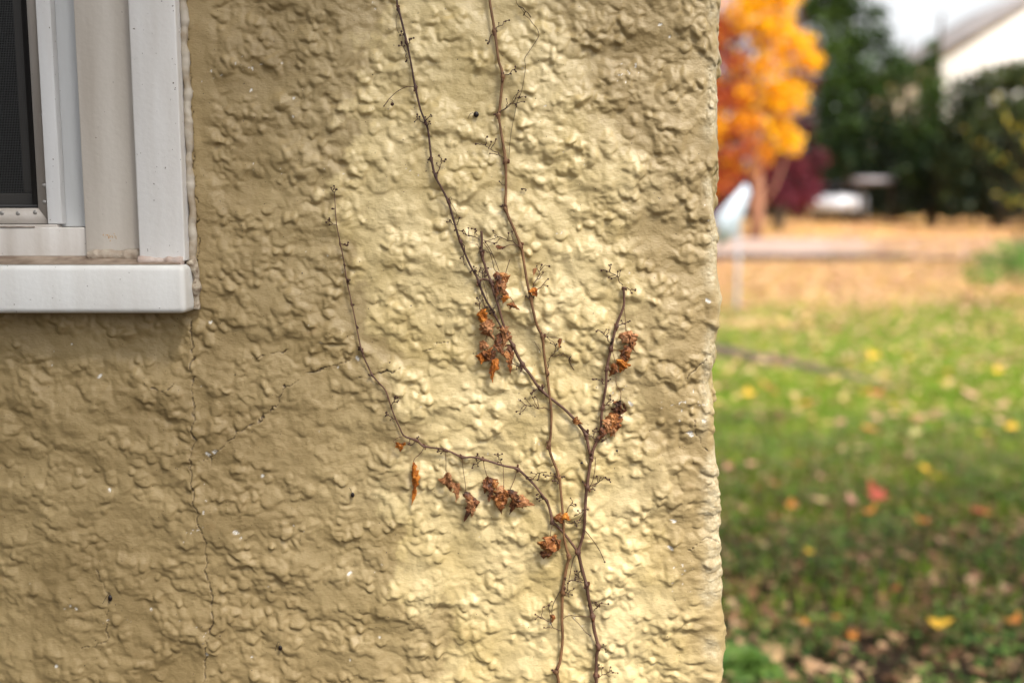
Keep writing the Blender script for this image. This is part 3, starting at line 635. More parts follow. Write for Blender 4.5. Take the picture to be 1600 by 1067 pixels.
LV = [((646,722),(643,789),12,'orange',[(663.7,697),(657,708),(648,716),(646,722)],1.9,'slender bright orange curled leaf'),
      ((650,735),(649,760),7,'orange',None,1.5,None),
      ((701,738),(705,768),17,'tan',[(696,703),(697,722),(697,736),(701,739)],1.7,None), ((705,752),(712,785),9,'tan',None,1.2,None), ((709,757),(721,766),8,'tan',None,1.2,None),
      ((728,768),(725,815),18,'dark',[(722,714),(724,735),(727,755),(728,768)],1.5,None), ((733,775),(737,808),15,'tan',None,1.5,None),
      ((762,744),(757,771),14,'brown',[(755,717),(757,730),(761,744)],1.5,None), ((766,746),(764,784),15,'dark',None,1.6,None), ((772,748),(776,765),9,'brown',None,1.2,None),
      ((787,765),(784,803),22,'brown',[(786,727),(787,745),(787,765)],1.8,None), ((777,762),(790,772),12,'tan',None,1.3,None), ((795,765),(796,803),17,'dark',[(808,733),(804,748),(797,765)],1.7,None), ((790,768),(789,790),13,'brown',None,1.2,None),
      ((802,777),(835,789),14,'tan',None,1.2,'tan leaf curled sideways'), ((620,691),(625,706),11,'orange',[(632,681),(621,684),(614,690),(620,691)],1.4,'tiny orange leaf scrap'),
      ((861,838),(856,872),28,'brown',[(864,817),(861,828),(860,838)],1.9,'dark crumpled leaf hanging low'), ((870,842),(872,857),8,'dark',None,1.4,None), ((852,860),(849,873),12,'dark',None,1.4,None),
      ((776,424),(774,468),13,'dark',None,1.6,None), ((783,426),(789,448),12,'brown',None,1.4,None), ((787,438),(797,466),12,'tan',None,1.5,None), ((793,462),(786,474),8,'orange',None,1.3,None), ((792,475),(812,484),7,'brown',[(797,464),(801,470),(805,477)],1.2,None),
      ((754,483),(764,512),15,'orange',None,1.5,'large orange tan leaf folded over'), ((761,500),(774,531),20,'tan',None,1.6,None), ((785,508),(786,545),15,'tan',None,1.6,None), ((782,520),(792,560),14,'dark',None,1.7,None), ((790,548),(797,584),9,'brown',None,1.4,None), ((793,538),(799,565),9,'dark',None,1.4,None),
      ((760,536),(750,548),14,'tan',None,1.3,None), ((755,548),(770,562),20,'brown',[(763,515),(760,528),(759,538)],1.5,None), ((751,552),(752,569),12,'orange',None,1.4,None), ((766,548),(773,563),13,'dark',None,1.3,None), ((777,560),(770,598),12,'orange',None,1.6,None),
      ((974,520),(973,536),12,'tan',[(975,478),(977,498),(978,518)],1.5,None), ((981,518),(986,548),17,'tan',None,1.6,None), ((982,540),(974,580),16,'brown',None,1.6,None), ((972,562),(969,582),15,'orange',None,1.5,'orange scrap in a brown curled leaf'), ((978,545),(977,575),12,'dark',None,1.5,None), ((960,568),(952,588),10,'brown',None,1.4,None), ((985,530),(993,550),5,'dark',None,1.2,None),
      ((968,626),(960,660),20,'dark',[(956,546),(962,570),(963,600),(970,612),(969,626)],1.6,'dark crumpled leaf on the right hand branch'), ((960,645),(954,682),20,'brown',None,1.6,None), ((952,655),(950,676),15,'tan',None,1.4,None), ((944,668),(937,687),10,'dark',None,1.3,None), ((958,668),(960,682),9,'tan',None,1.2,None),
      ((897,654),(911,662),9,'brown',None,1.2,None)]
for k, (a, b_, w_, mt, pet, cu, lab) in enumerate(LV): make_leaf(vB, a, b_, w_, mt, pet, seed=k+1, curl=cu, label=lab)
LA = [((833,450),(839,464),11,'orange',None,1.4,None),((838,419),(834,431),5,'tan',None,1.1,None),((775,385),(791,386),6,'dark',[(813,386),(800,382),(791,385)],1.1,None),((872,803),(880,818),12,'brown',None,1.4,None),((881,803),(891,812),11,'orange',None,1.4,'small orange brown leaf scrap'),((862,960),(863,972),8,'brown',None,1.5,None),((875,529),(874,543),4,'brown',None,1.1,None)]
for k, (a, b_, w_, mt, pet, cu, lab) in enumerate(LA): make_leaf(vA, a, b_, w_, mt, pet, seed=k+70, curl=cu, label=lab)

# dead aerial rootlet hanging in from the top, right of the brown vine
M_root = simple('dead_rootlet', (.10, .06, .025), .8, (.05, .03, .012), 200)
mb = MB()
thin(mb, [(800,-120),(802,-40),(806,0),(811,10),(817,17),(820,24),(827,30),(833,38),(839,45),(842,56),(834,70),(826,82),(820,92),(821,105),(819,122),(815,143),(808,160),(804,180),(800,200),(797,222),(795,250)], .45, .002)
thin(mb, [(810,10),(817,13),(822,20)], .9, .003); thin(mb, [(818,25),(822,18),(830,28)], .9, .003); thin(mb, [(814,142),(803,152),(797,165),(787,172)], .4, .003)
thin(mb, [(806,158),(798,163),(786,172)], .35, .003, 1)
tag(mb.build('dead_tendril', M_root, None, True), 'hair thin dry tendril trailing from the top edge right of the light brown vine', 'tendril')
# bits stuck to the stucco
M_seed = simple('black_seed', (.012, .006, .005), .4, bump=.0006, bscale=700)
def seed_bit(px, py, r, label, tail, sz=1.1, cat='seed'):
    p = wp(px, py, .0015); mb = MB(); mb.ball(p, r*S, sy=.7, sz=sz, nu=12, nv=9); thin(mb, tail, .35, .002)
    tag(mb.build('dried_seed', M_seed, None, True), label, cat, 'specks caught on the stucco')
seed_bit(744, 179, 4.2, 'black round dried seed with a curled stalk between the two top stems', [(741,177),(735,178),(731,186)])
seed_bit(551, 773, 3.0, 'small black dried seed on the tan stucco left of the hanging orange leaf', [(550,771),(548,765),(546,762)], 1.4)
seed_bit(438, 1012, 3.2, 'small black dried husk low on the stucco near the bottom edge', [(438,1010),(437,1004),(434,1003),(430,1016)], 1.4)
seed_bit(172, 934, 3.4, 'grey black husk beside the hairline crack at lower left', [(172,930),(171,925),(160,943)], 1.6)
seed_bit(909, 723, 2.4, 'tiny black fleck just left of the dark vine below its fork', [(910,724),(913,726)], .8)
seed_bit(964, 704, 2.1, 'tiny black fleck right of the dark vine fork', [(964,706),(966,708)], .9)
mb = MB(); thin(mb, [(884,555),(889,559),(893,566)], .6, .002); thin(mb, [(893,556),(889,562),(893,572),(897,578)], .8, .002)
tag(mb.build('twig_fragment', M_tend, None, True), 'short curled brown twig scrap stuck on the wall between the vine forks', 'twig')
mb = MB(); thin(mb, [(817,297),(814,295),(822,296),(821,299)], .9, .002); tag(mb.build('twig_fragment', M_tend, None, True), 'tiny dark hooked scrap right of the light brown vine near the top', 'twig')

# ================================================================== GROUND
gx_ = np.r_[np.linspace(-120, -12, 20), np.linspace(-10, 24, 120), np.linspace(26, 160, 30)]; gy_ = np.r_[np.linspace(-60, -4, 16), np.linspace(-3.5, 45, 330), np.linspace(47, 400, 50)]
gX, gY = np.meshgrid(gx_, gy_)
def zg(x, y): return zt(y) + .02*perlin(np.asarray(x)*1.0/.9, np.asarray(y)*1.0/.9, 200)*sstep(.5, 2.5, np.asarray(y, float)) + .10*perlin(np.asarray(x)/9., np.asarray(y)/9., 201)*sstep(22, 40, np.asarray(y, float))
gZ = zg(gX, gY); ii = np.arange(gX.size).reshape(gX.shape); Fg = np.stack([ii[:-1, :-1], ii[:-1, 1:], ii[1:, 1:], ii[1:, :-1]], -1).reshape(-1, 4)
m, n, l, b = newmat('lawn_ground'); tc = n.new('ShaderNodeTexCoord')
soil = ramp(noise(9, 8, .7), .35, (.014, .009, .006), .65, (.065, .042, .028))
grs = ramp(noise(2.2, 7, .6), .35, (.10, .17, .022), .65, (.22, .32, .045))
sep = n.new('ShaderNodeSeparateXYZ'); l.new(tc.outputs['Object'], sep.inputs[0])
def mrange(f, a, b_):
    q = n.new('ShaderNodeMapRange'); q.interpolation_type = 'SMOOTHSTEP'; l.new(f, q.inputs[0]); q.inputs[1].default_value = a; q.inputs[2].default_value = b_; return q.outputs[0]
def math_(op, a, b_):
    q = n.new('ShaderNodeMath'); q.operation = op
    for s, v in ((q.inputs[0], a), (q.inputs[1], b_)):
        if isinstance(v, (int, float)): s.default_value = v
        else: l.new(v, s)
    return q.outputs[0]
yy_ = math_('ADD', sep.outputs[1], math_('MULTIPLY', math_('SUBTRACT', noise(.9, 4), .5), 4.0))
colg = mix(mrange(yy_, 2.5, 6.5), soil, grs)
leafy = ramp(noise(3.5, 8, .75), .38, (.33, .155, .055), .62, (.62, .33, .15))
colg = mix(mrange(yy_, 11.5, 17.0), colg, mix(.70, colg, leafy))
far_ = ramp(noise(2.5, 7, .7), .40, (.62, .42, .10), .64, (.60, .33, .13))
colg = mix(mrange(yy_, 25.5, 26.5), colg, far_)
l.new(colg, b.inputs['Base Color']); b.inputs['Roughness'].default_value = .95; b.inputs['Specular IOR Level'].default_value = .15
bp = n.new('ShaderNodeBump'); bp.inputs['Distance'].default_value = .05; l.new(noise(25, 6, .7), bp.inputs['Height']); l.new(bp.outputs[0], b.inputs['Normal'])
tag(mesh_np('ground', np.stack([gX, gY, gZ], -1).reshape(-1, 3), Fg, m, None, True, origin=(0, 0, 0)), kind='structure')
# road and kerb
M_road = simple('asphalt_pale', (.25, .175, .145), .9, (.33, .24, .20), 1.3, bump=.004, bscale=40)
M_kerb = simple('kerb_shade_dark', (.030, .022, .016), .9, (.05, .038, .028), 3)  # near-black: the shade on the kerb's front is put into its colour
rx = np.linspace(-60, 90, 80); ry = np.linspace(20.0, 25.0, 8); rX, rY = np.meshgrid(rx, ry); off = .0*rX
rZ = zt(rY)+.085; ii = np.arange(rX.size).reshape(rX.shape); Fr = np.stack([ii[:-1, :-1], ii[:-1, 1:], ii[1:, 1:], ii[1:, :-1]], -1).reshape(-1, 4)
tag(mesh_np('road', np.stack([rX, rY, rZ], -1).reshape(-1, 3), Fr, M_road, None, True, origin=(0, 0, 0)), kind='structure')
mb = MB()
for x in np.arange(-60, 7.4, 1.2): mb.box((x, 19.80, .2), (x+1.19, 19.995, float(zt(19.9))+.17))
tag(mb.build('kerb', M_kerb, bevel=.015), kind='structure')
# bare soil strip crossing the lawn
strip = [G(1000, 530), G(1130, 556), G(1230, 575), G(1310, 592), G(1400, 610)]
M_soil = simple('bare_soil', (.050, .028, .022), .95, (.11, .07, .055), 8, bump=.01, bscale=60)
Vs = []; 
sp_ = np.array(strip); tt = np.linspace(0, len(sp_)-1, 60)
for k, t in enumerate(tt):
    c = np.array([np.interp(t, range(len(sp_)), sp_[:, q]) for q in range(2)]); w = .42*(1-.55*t/4)*(1+.3*float(perlin(np.array(t*3.), np.array(0.), 5)))
    for s_ in (-1, -.4, .4, 1): Vs.append((c[0], c[1]+s_*w, float(zg(c[0], c[1]+s_*w))+.02+.085*(1-s_*s_)*max(0., 1-t/4)**.5*(1+.5*float(perlin(np.array(t*5.), np.array(s_*2.), 6)))))
Fs = [(4*i+j, 4*i+4+j, 4*i+5+j, 4*i+1+j) for i in range(59) for j in range(3)]
tag(mesh_np('soil_strip', Vs, Fs, M_soil, None, True), kind='structure')

def off_strip(x, y): return sstep(.10, .30, np.abs(y-np.interp(x, sp_[:, 0], sp_[:, 1]))+1.0*(x > sp_[-1, 0])+.1*perlin(x*4, y*4, 240))
# grass, clover and leaf litter
def zone_pts(n_, d0, d1, t0=.16, t1=.60):
    t0, t1 = (-.30, .90)
    d = np.sqrt(rng.random(n_)*(d1*d1-d0*d0)+d0*d0); t = t0+(t1-t0)*rng.random(n_); x = d*t; y = d-.97
    return x, y
def blades(n_, d0, d1, hh, ww, mats, name, clump=None, t0=.10, t1=.62, lean=.6):
    x, y = zone_pts(int(n_*2.3), d0, d1, t0, t1); k = (x > XC+.03) | (y > 6.5)
    if clump is not None: k &= (clump(x, y) > rng.random(len(x)))
    x, y = x[k], y[k]; n_ = len(x); z = zg(x, y); a = rng.random(n_)*2*np.pi; H = hh*(.5+rng.random(n_)); W = ww*(.6+.8*rng.random(n_)); la = rng.random(n_)*2*np.pi; ln = lean*H*rng.random(n_)
    dx, dy = np.cos(a)*W, np.sin(a)*W; lx, ly = np.cos(la)*ln, np.sin(la)*ln
    v0 = np.stack([x-dx, y-dy, z-.004], 1); v1 = np.stack([x+dx, y+dy, z-.004], 1)
    v2 = np.stack([x+dx*.8+lx*.4, y+dy*.8+ly*.4, z+H*.6], 1); v3 = np.stack([x-dx*.8+lx*.4, y-dy*.8+ly*.4, z+H*.6], 1); v4 = np.stack([x+lx, y+ly, z+H], 1)
    V = np.stack([v0, v1, v2, v3, v4], 1).reshape(-1, 3); i0 = np.arange(n_)*5
    F = np.vstack([np.stack([i0, i0+1, i0+2, i0+3], 1)]); T = np.stack([i0+3, i0+2, i0+4, i0+4], 1)
    mi = np.r_[(rng.integers(0, len(mats), n_),)*2] if False else np.concatenate([(q := rng.integers(0, len(mats), n_)), q])
    me_f = np.vstack([F, T]); return V, me_f, mi
def tri_fix(V, F, mi):      # degenerate quads -> keep as thin quads
    return V, F, mi
GR = [leafmat('grass_green', (.12, .25, .018), (.20, .36, .035), 1.5, .45), leafmat('grass_lime', (.27, .44, .04), (.36, .50, .06), 1.5, .45), leafmat('grass_olive', (.24, .27, .055), (.34, .33, .085), 1.5, .45)]
CL = [leafmat('clover_dark', (.022, .058, .013), (.045, .10, .022), 6, .25), leafmat('clover_mid', (.13, .24, .045), (.21, .34, .08), 6, .3), leafmat('dry_stalk', (.13, .085, .045), (.24, .17, .09), 6, .15)]
def grass_obj(name, parts):
    Vs, Fs, Ms = [], [], []; o = 0
    for V, F, M_ in parts: Vs.append(V); Fs.append(F+o); Ms.append(M_); o += len(V)
    return np.vstack(Vs), np.vstack(Fs), np.concatenate(Ms)
def tri_quads(V, F):        # give the pointed tip a real fourth vertex so no face is degenerate
    d = F[:, 2] == F[:, 3]; k = int(d.sum())
    if k:
        tip = V[F[d, 2]]; bs = V[F[d, 0]]; nv = tip*.9+bs*.1; ids = np.arange(k)+len(V); V = np.vstack([V, nv]); F = F.copy(); F[d, 3] = ids
    return V, F
pa = blades(46000, 7.0, 14.5, .055, .0045, GR, 'g', clump=lambda x, y: off_strip(x, y)*sstep(16.5, 11.5, y+.97+1.3*perlin(x*.8, y*.8, 250)-.35*(x-4.5))); pb = blades(50000, 3.0, 8.5, .05, .0030, GR, 'g', clump=lambda x, y: off_strip(x, y)*sstep(2.6, 5.2, y+.97+1.2*perlin(x*1.3, y*1.3, 210)))
pc = blades(16000, 12, 21, .05, .010, GR, 'g', clump=lambda x, y: .3+.7*sstep(-.1, .4, perlin(x*.5, y*.5, 251)+.22*(x-4)))
V_, F_, m_ = grass_obj('g', [pa, pb, pc]); V_, F_ = tri_quads(V_, F_)
tag(mesh_np('lawn_grass', V_, F_, GR, None, False, mi=m_), 'mown green lawn grass running from the house to the road', 'grass', kind='stuff')
def flat_leaves(n_, d0, d1, size, mats, lift, tiltm=.6, clump=None, t0=.10, t1=.62, rnd=.5):
    x, y = zone_pts(int(n_*2.3), d0, d1, t0, t1); k = (x > XC+.04) | (y > 6.5)
    if clump is not None: k &= clump(x, y) > rng.random(len(x))
    x, y = x[k], y[k]; n_ = len(x); z = zg(x, y)+lift*rng.random(n_)+.004; s = size*(1-rnd+2*rnd*rng.random(n_)); a = rng.random(n_)*2*np.pi
    t1v = np.stack([np.cos(a), np.sin(a), tiltm*(rng.random(n_)-.5)], 1); t2v = np.stack([-np.sin(a), np.cos(a), tiltm*(rng.random(n_)-.5)], 1)
    c = np.stack([x, y, z+s*tiltm*.25], 1); V = np.stack([c-t1v*s[:, None], c-t2v*s[:, None]*.62+t1v*s[:, None]*.1, c+t1v*s[:, None], c+t2v*s[:, None]*.62+t1v*s[:, None]*.1], 1)
    V[:, 1, 2] += s*.3; V[:, 3, 2] += s*.25
    return V.reshape(-1, 3), np.arange(n_*4).reshape(-1, 4), rng.integers(0, len(mats), n_)
cl = lambda x, y: .12+.88*sstep(-.35, .25, perlin(x*2.2, y*2.2, 220)+.5*perlin(x*6, y*6, 221))
c1 = flat_leaves(38000, 2.2, 6.5, .0125, CL, .045, 1.0, cl); c2 = blades(16000, 2.2, 5.5, .05, .0022, CL, 'c', cl)
V_, F_, m_ = grass_obj('c', [c1, c2]); V_, F_ = tri_quads(V_, F_)
tag(mesh_np('ground_cover', V_, F_, CL, None, False, mi=m_), 'low dark clover and weeds growing over bare soil near the wall', 'ground cover', kind='stuff')
LT = [leafmat('litter_orange', (.50, .26, .16), (.62, .37, .25), 3, .3), leafmat('litter_tan', (.50, .31, .17), (.66, .44, .27), 3, .3), leafmat('litter_yellow', (.58, .38, .12), (.68, .48, .20), 3, .3), leafmat('litter_brown', (.16, .08, .04), (.28, .15, .08), 3, .2)]
l1 = flat_leaves(26000, 9.5, 20.7, .050, LT[:3], .05, .9, lambda x, y: sstep(11.0, 17.5, y+.97+2.2*perlin(x*.6, y*.6, 230)-.35*(x-4.5)))
l5 = flat_leaves(6500, 20.9, 26.2, .06, LT[:3], .05, .5, lambda x, y: sstep(.30, .42, x/(y+.97))*.97); l5[0][:, 2] += .075
l2 = flat_leaves(3400, 6, 14, .036, LT, .05, .8); l3 = flat_leaves(9000, 26.5, 42, .09, LT[:3], .05, .6); l4 = flat_leaves(2900, 2.3, 6.0, .024, LT[1:2]+LT[3:]+LT[:1]+LT[3:], .02, .8)
l4 = (l4[0], l4[1], np.array([1, 3, 3, 3])[l4[2]])
V_, F_, m_ = grass_obj('l', [l1, l2, l3, l4, l5])
tag(mesh_np('leaf_litter', V_, F_, LT, None, False, mi=m_), 'thick litter of orange and tan autumn leaves on both verges of the road', 'leaf litter', kind='stuff')

# single fallen leaves
def star_leaf(size, seed, fold=.35):
    rd = random.Random(seed); tips = [(0, 1.0), (.9, .62), (1.9, .52), (math.pi, .28), (-1.9, .52), (-.9, .62)]; V = [(0, 0, 0)]; ring = []
    angs = sorted([(a % (2*math.pi), r) for a, r in tips]); k = len(angs)
    for i in range(k):
        a, r = angs[i]; a2 = angs[(i+1) % k][0] + (2*math.pi if i == k-1 else 0); r *= rd.uniform(.85, 1.15)
        for f, q in ((0, r), (.22, r*.60), (.5, .33), (.78, angs[(i+1) % k][1]*.60)):
            t = a+(a2-a)*f; ring.append((t, q))
    cxf, cyf = rd.uniform(.15, fold), rd.uniform(.1, fold)
    for t, q in ring:
        x, y = q*math.sin(t), q*math.cos(t); V.append((x, y, cxf*abs(x)**1.4+cyf*y*y+.12*math.sin(5*t+seed)*q))
    m_ = len(ring); mid = [(x*.5, y*.5, z*.32+.02*rd.uniform(-1, 1)) for x, y, z in V[1:]]; V += mid
    F = [(1+i, 1+(i+1) % m_, 1+m_+(i+1) % m_, 1+m_+i) for i in range(m_)]+[(0, 1+m_+i, 1+m_+(i+1) % m_, 1+m_+(i+2) % m_) for i in range(0, m_, 2)]
    V = np.array(V)*size; V[:, 2] -= V[:, 2].min()
    return V, F
FL = {'yellow': leafmat('fallen_yellow', (.72, .40, .04), (.85, .55, .07), 30, .3), 'orange': leafmat('fallen_orange', (.55, .19, .04), (.72, .31, .07), 30, .3), 'red': leafmat('fallen_red', (.42, .06, .045), (.62, .15, .10), 30, .3),
      'pink': leafmat('fallen_pink', (.55, .27, .20), (.68, .38, .28), 30, .3), 'tan': leafmat('fallen_tan', (.58, .38, .20), (.72, .52, .30), 30, .3), 'pale': leafmat('fallen_pale_yellow', (.70, .60, .22), (.80, .72, .36), 30, .3), 'brown': leafmat('fallen_brown', (.16, .075, .035), (.28, .14, .065), 30, .2)}
fl_meshes = {}
def fallen(px, py, col, size, label, seed, loc=None, up=.06):
    p = G(px, py, .02) if loc is None else loc
    key = (col, seed % 4)
    if key not in fl_meshes:
        V, F = star_leaf(1.0, seed % 4+3); me = bpy.data.meshes.new('fallen_leaf'); me.from_pydata([tuple(v) for v in V], [], [tuple(f) for f in F]); me.materials.append(FL[col])
        me.polygons.foreach_set('use_smooth', [True]*len(me.polygons)); fl_meshes[key] = me
    o = bpy.data.objects.new('fallen_leaf', fl_meshes[key]); COL.objects.link(o)
    rd = random.Random(seed*7+1); o.location = (p[0], p[1], float(zg(p[0], p[1]))+up); o.scale = (size,)*3
    o.rotation_euler = (rd.uniform(-.1, .5), rd.uniform(-.3, .3), rd.uniform(0, 6.28))
    tag(o, label, 'leaf', 'single autumn leaves lying on the lawn'); return o
KEY = [(1460,1000,'yellow',.050,'bright yellow orange leaf lying lowest and nearest at the bottom right'),(1345,890,'pink',.048,'pinkish tan leaf in dark ground cover below the red leaf'),(1212,822,'red',.050,'coral red narrow leaf closest to the wall corner'),
       (1372,790,'red',.075,'large crimson leaf, the reddest and biggest in the middle of the grass'),(1357,812,'orange',.05,'orange leaf tucked under the large crimson leaf'),(1445,748,'yellow',.055,'golden leaf pair upper right of the crimson leaf, left half'),(1467,757,'yellow',.05,'golden leaf pair upper right of the crimson leaf, right half'),
       (1486,684,'pale',.075,'big pale yellow leaf on bright grass in the right half'),(1442,826,'orange',.060,'orange brown leaf right of the large crimson leaf'),(1468,935,'pink',.065,'dusky pink brown curled leaf above the nearest yellow leaf'),(1264,880,'yellow',.028,'small round yellow leaf below the coral red leaf'),
       (1213,1052,'tan',.038,'tan yellow leaf beside the broad green plant'),(1258,990,'orange',.034,'small rusty leaf low down right of the broad green plant'),(1345,755,'pink',.050,'pale pink leaf just above the crimson leaf'),(1284,796,'tan',.050,'peach leaf left of the crimson leaf'),(1330,795,'pink',.05,'rose tan leaf touching left side of the crimson leaf'),
       (1170,740,'pink',.050,'salmon leaf in grass near the wall above the coral red leaf'),(1560,588,'yellow',.085,'yellow leaf with a pink one at the far right of the lawn'),(1558,576,'pink',.07,'pink leaf lying against a yellow leaf at far right'),(1170,626,'yellow',.08,'golden round leaf near the wall below the bare soil strip'),
       (1160,592,'pale',.10,'pale greenish leaf on the soil strip next to the wall'),(1192,572,'tan',.10,'tan leaf on the soil strip'),(1579,682,'yellow',.06,'bright yellow leaf close to the right edge'),(1543,690,'yellow',.055,'second yellow leaf in from the right edge'),(1342,712,'pale',.06,'lemon leaf alone above the pink leaf'),
       (1250,742,'orange',.05,'burnt orange leaf between salmon leaf and peach leaf'),(1358,682,'orange',.07,'deep orange leaf above the lemon leaf'),(1368,622,'red',.10,'dark red leaf at the end of the soil strip'),(1366,564,'yellow',.11,'yellow leaf standing out in the brightest grass'),(1460,553,'tan',.11,'cream leaf on bright grass right of the yellow one'),
       (1518,628,'pink',.09,'pinkish leaf right of centre lawn'),(1430,690,'pale',.07,'pale lime leaf left of the big pale yellow leaf'),(1590,845,'pink',.04,'rosy leaf in weeds by right edge'),(1530,810,'red',.045,'thin maroon leaf right of the orange brown leaf'),(1480,860,'pink',.04,'small salmon leaf above the dusky pink brown leaf'),(1398,940,'red',.035,'small dark red leaf left of the dusky pink brown leaf'),(1583,995,'orange',.04,'rust orange leaf at lower right edge'),(1257,640,'orange',.07,'amber leaf in the grass under the soil strip')]
for k, (px, py, c, s_, lab) in enumerate(KEY): fallen(px, py, c, s_*(1.3 if c in ('yellow','red','orange') else 1.15), lab, k)
RL = {'yellow': 'scattered plain yellow leaf half sunk in the lawn', 'orange': 'scattered plain orange leaf half sunk in the lawn', 'tan': 'scattered plain tan leaf half sunk in the lawn', 'brown': 'scattered brown leaf half sunk in the lawn', 'pink': 'scattered faded pink leaf half sunk in the lawn'}
for k in range(170):
    d = math.sqrt(random.uniform(2.5**2, 11.5**2)); t = random.uniform(.215, .56); c = random.choices(list(RL), (4, 3, 4, 4, 3))[0]
    o = fallen(0, 0, c, random.uniform(.030, .050)*(1+d*.05), RL[c], 100+k, loc=(d*t, d-.97), up=.045)

# broad leaved plant at the foot of the wall corner
M_broad = leafmat('broad_leaf_green', (.05, .11, .018), (.10, .18, .035), 12, .3, .4)
bp_c = G(1150, 1055); bp_c[2] = 0
plant = empty('broad_leaf_plant', Vector((bp_c[0], bp_c[1], 0)), 'low plant with wide bright green leaves at the foot of the wall corner', 'plant')
def blade_leaf(L, W, yaw, pitch, seed):
    nu, nv = 10, 6; V = []
    for i in range(nu+1):
        u = i/nu; w = W*math.sin(math.pi*u**.8)**.8*(1-.2*u)*(1+.06*math.sin(u*19+seed))
        for j in range(nv+1):
            v = j/nv*2-1; x = u*L; z = .35*abs(v)*w+.012*math.sin(u*9+v*2+seed) ; a = pitch-u*.9
            V.append((math.cos(a)*x-0*z, v*w, math.sin(max(a, -.4))*x*.8+z+.01))
    V = np.array(V); c, s = math.cos(yaw), math.sin(yaw); V = np.stack([V[:, 0]*c-V[:, 1]*s, V[:, 0]*s+V[:, 1]*c, V[:, 2]], 1)
    return V, [(i*(nv+1)+j, (i+1)*(nv+1)+j, (i+1)*(nv+1)+j+1, i*(nv+1)+j+1) for i in range(nu) for j in range(nv)]
for k, (L, W, yaw, pt) in enumerate([(.16,.055,-.6,.5),(.15,.05,.5,.6),(.13,.045,1.7,.8),(.14,.05,-1.7,.5),(.13,.05,2.9,.7),(.12,.045,-2.5,.6),(.10,.035,.0,1.1)]):
    Vp, Fp = blade_leaf(L*1.05, W*1.1, yaw, pt+.25, k); mesh_np('leaf', Vp+bp_c, Fp, M_broad, plant, True)

# ================================================================== TREES, HEDGE, HOUSE, CAR, SIGN BEYOND
def clump_leaves(clumps, n_each, size, nm):
    Vs = []; ms = []
    for (c, r, m_i) in clumps:
        r = np.asarray(r, float)*np.ones(3); k = int(n_each*(r.prod()**(2/3))); d = rng.normal(size=(k, 3)); d /= np.linalg.norm(d, axis=1, keepdims=True)
        rad = rng.random(k)**.45; q = d*rad[:, None]; nz_ = perlin(d[:, 0]*2.2+c[0], d[:, 2]*2.2+c[2], 300)
        q *= (1+.35*nz_)[:, None]; p = c+q*r
        a = rng.normal(size=(k, 3)); a /= np.linalg.norm(a, axis=1, keepdims=True); b_ = np.cross(a, rng.normal(size=(k, 3))); b_ /= np.linalg.norm(b_, axis=1, keepdims=True)
        s = size*(.6+.8*rng.random(k))[:, None]
        Vs.append(np.stack([p-a*s, p-b_*s*.6, p+a*s, p+b_*s*.6], 1).reshape(-1, 3)); 
        mm = np.full(k, m_i); fl = rng.random(k) < .2; mm[fl] = rng.integers(0, nm, fl.sum()); ms.append(mm)
    V = np.vstack(Vs); return V, np.arange(len(V)).reshape(-1, 4), np.concatenate(ms)
def tree(name, base, height, trunk_r, clumps, mats, n_each, size, label, cat, bark, group=None, limbs=True):
    root = empty(name, Vector(tuple(base)), label, cat, group)
    mb = MB(); n_ = 10; pts = [np.array(base)+np.array([.06*math.sin(i*1.3)*height*.1, .05*math.cos(i*1.7)*height*.1, height*i/n_-.15*(i == 0)]) for i in range(n_+1)]
    mb.tube(pts, np.linspace(trunk_r*1.15, trunk_r*.25, n_+1), 10)
    if limbs:
        for (c, r, mi_) in clumps:
            zz = min(max(base[2]+height*.18, c[2]-.9*abs(c[0]-base[0])-.4), base[2]+height*.95); f = (zz-base[2])/height; i = min(n_, max(0, int(f*n_))); s_ = pts[i]; e_ = np.array(c)
            mdl = (s_+e_)/2+np.array([0, 0, -.12*np.linalg.norm(e_-s_)]); mb.tube([s_, mdl, e_], [trunk_r*.35, trunk_r*.2, trunk_r*.07], 6)
    mb.build('trunk', bark, root, True)
    V, F, ms = clump_leaves(clumps, n_each, size, len(mats)); mesh_np('crown', V, F, mats, root, mi=ms)
    return root
def C(px, py, D, r, m_=0): # clump whose centre is seen at px,py at distance D, radius in photo px
    p = P(px, py, D-.97); k = D/FPX
    r = (r, r, r) if np.isscalar(r) else r
    return (p, (r[0]*k, r[1]*k, r[2]*k), m_)
bark_o = simple('orange_bark', (.26, .115, .06), .9, (.36, .17, .10), 6, bump=.02, bscale=20)
bark_d = simple('dark_bark', (.035, .025, .018), .95, (.07, .05, .035), 6, bump=.02, bscale=20)
GM = [leafmat('gold_leaf', (.93, .53, .008), (.96, .62, .012), 1, .5), leafmat('amber_leaf', (.85, .35, .012), (.92, .46, .015), 1, .5), leafmat('rust_leaf', (.34, .055, .03), (.50, .12, .035), 1, .45)]
D = 26; gb = P(1180, 372, D-.97); gb[2] = float(zt(D-.97))
gold = [C(1165,20,D,38,0),C(1205,45,D,36,0),C(1240,75,D,30,0),C(1268,98,D,18,0),C(1232,150,D,34,0),C(1205,158,D,24,0),C(1150,100,D,22,2),C(1195,105,D,34,0),C(1140,155,D,30,2),C(1165,195,D,26,1),C(1140,205,D,20,2),C(1215,205,D,28,0),C(1238,225,D,18,0),C(1165,150,D,24,1),C(1195,240,D,18,1),C(1135,245,D,26,2),C(1190,-30,D,45,0),C(1150,-60,D,42,1),C(1225,-10,D,32,0),C(1185,-95,D,40,0),C(1110,60,D,36,2),C(1100,140,D,34,2),C(1115,200,D,28,1),C(1095,-10,D,40,1),C(1165,230,D,20,2),C(1145,268,D,22,2),C(1120,285,D,26,2),C(1185,262,D,14,2)]
tree('maple_tree', gb, 7.5, .15, gold, GM, 1300, .08, 'golden orange maple in full autumn colour nearest the road', 'tree', bark_o)
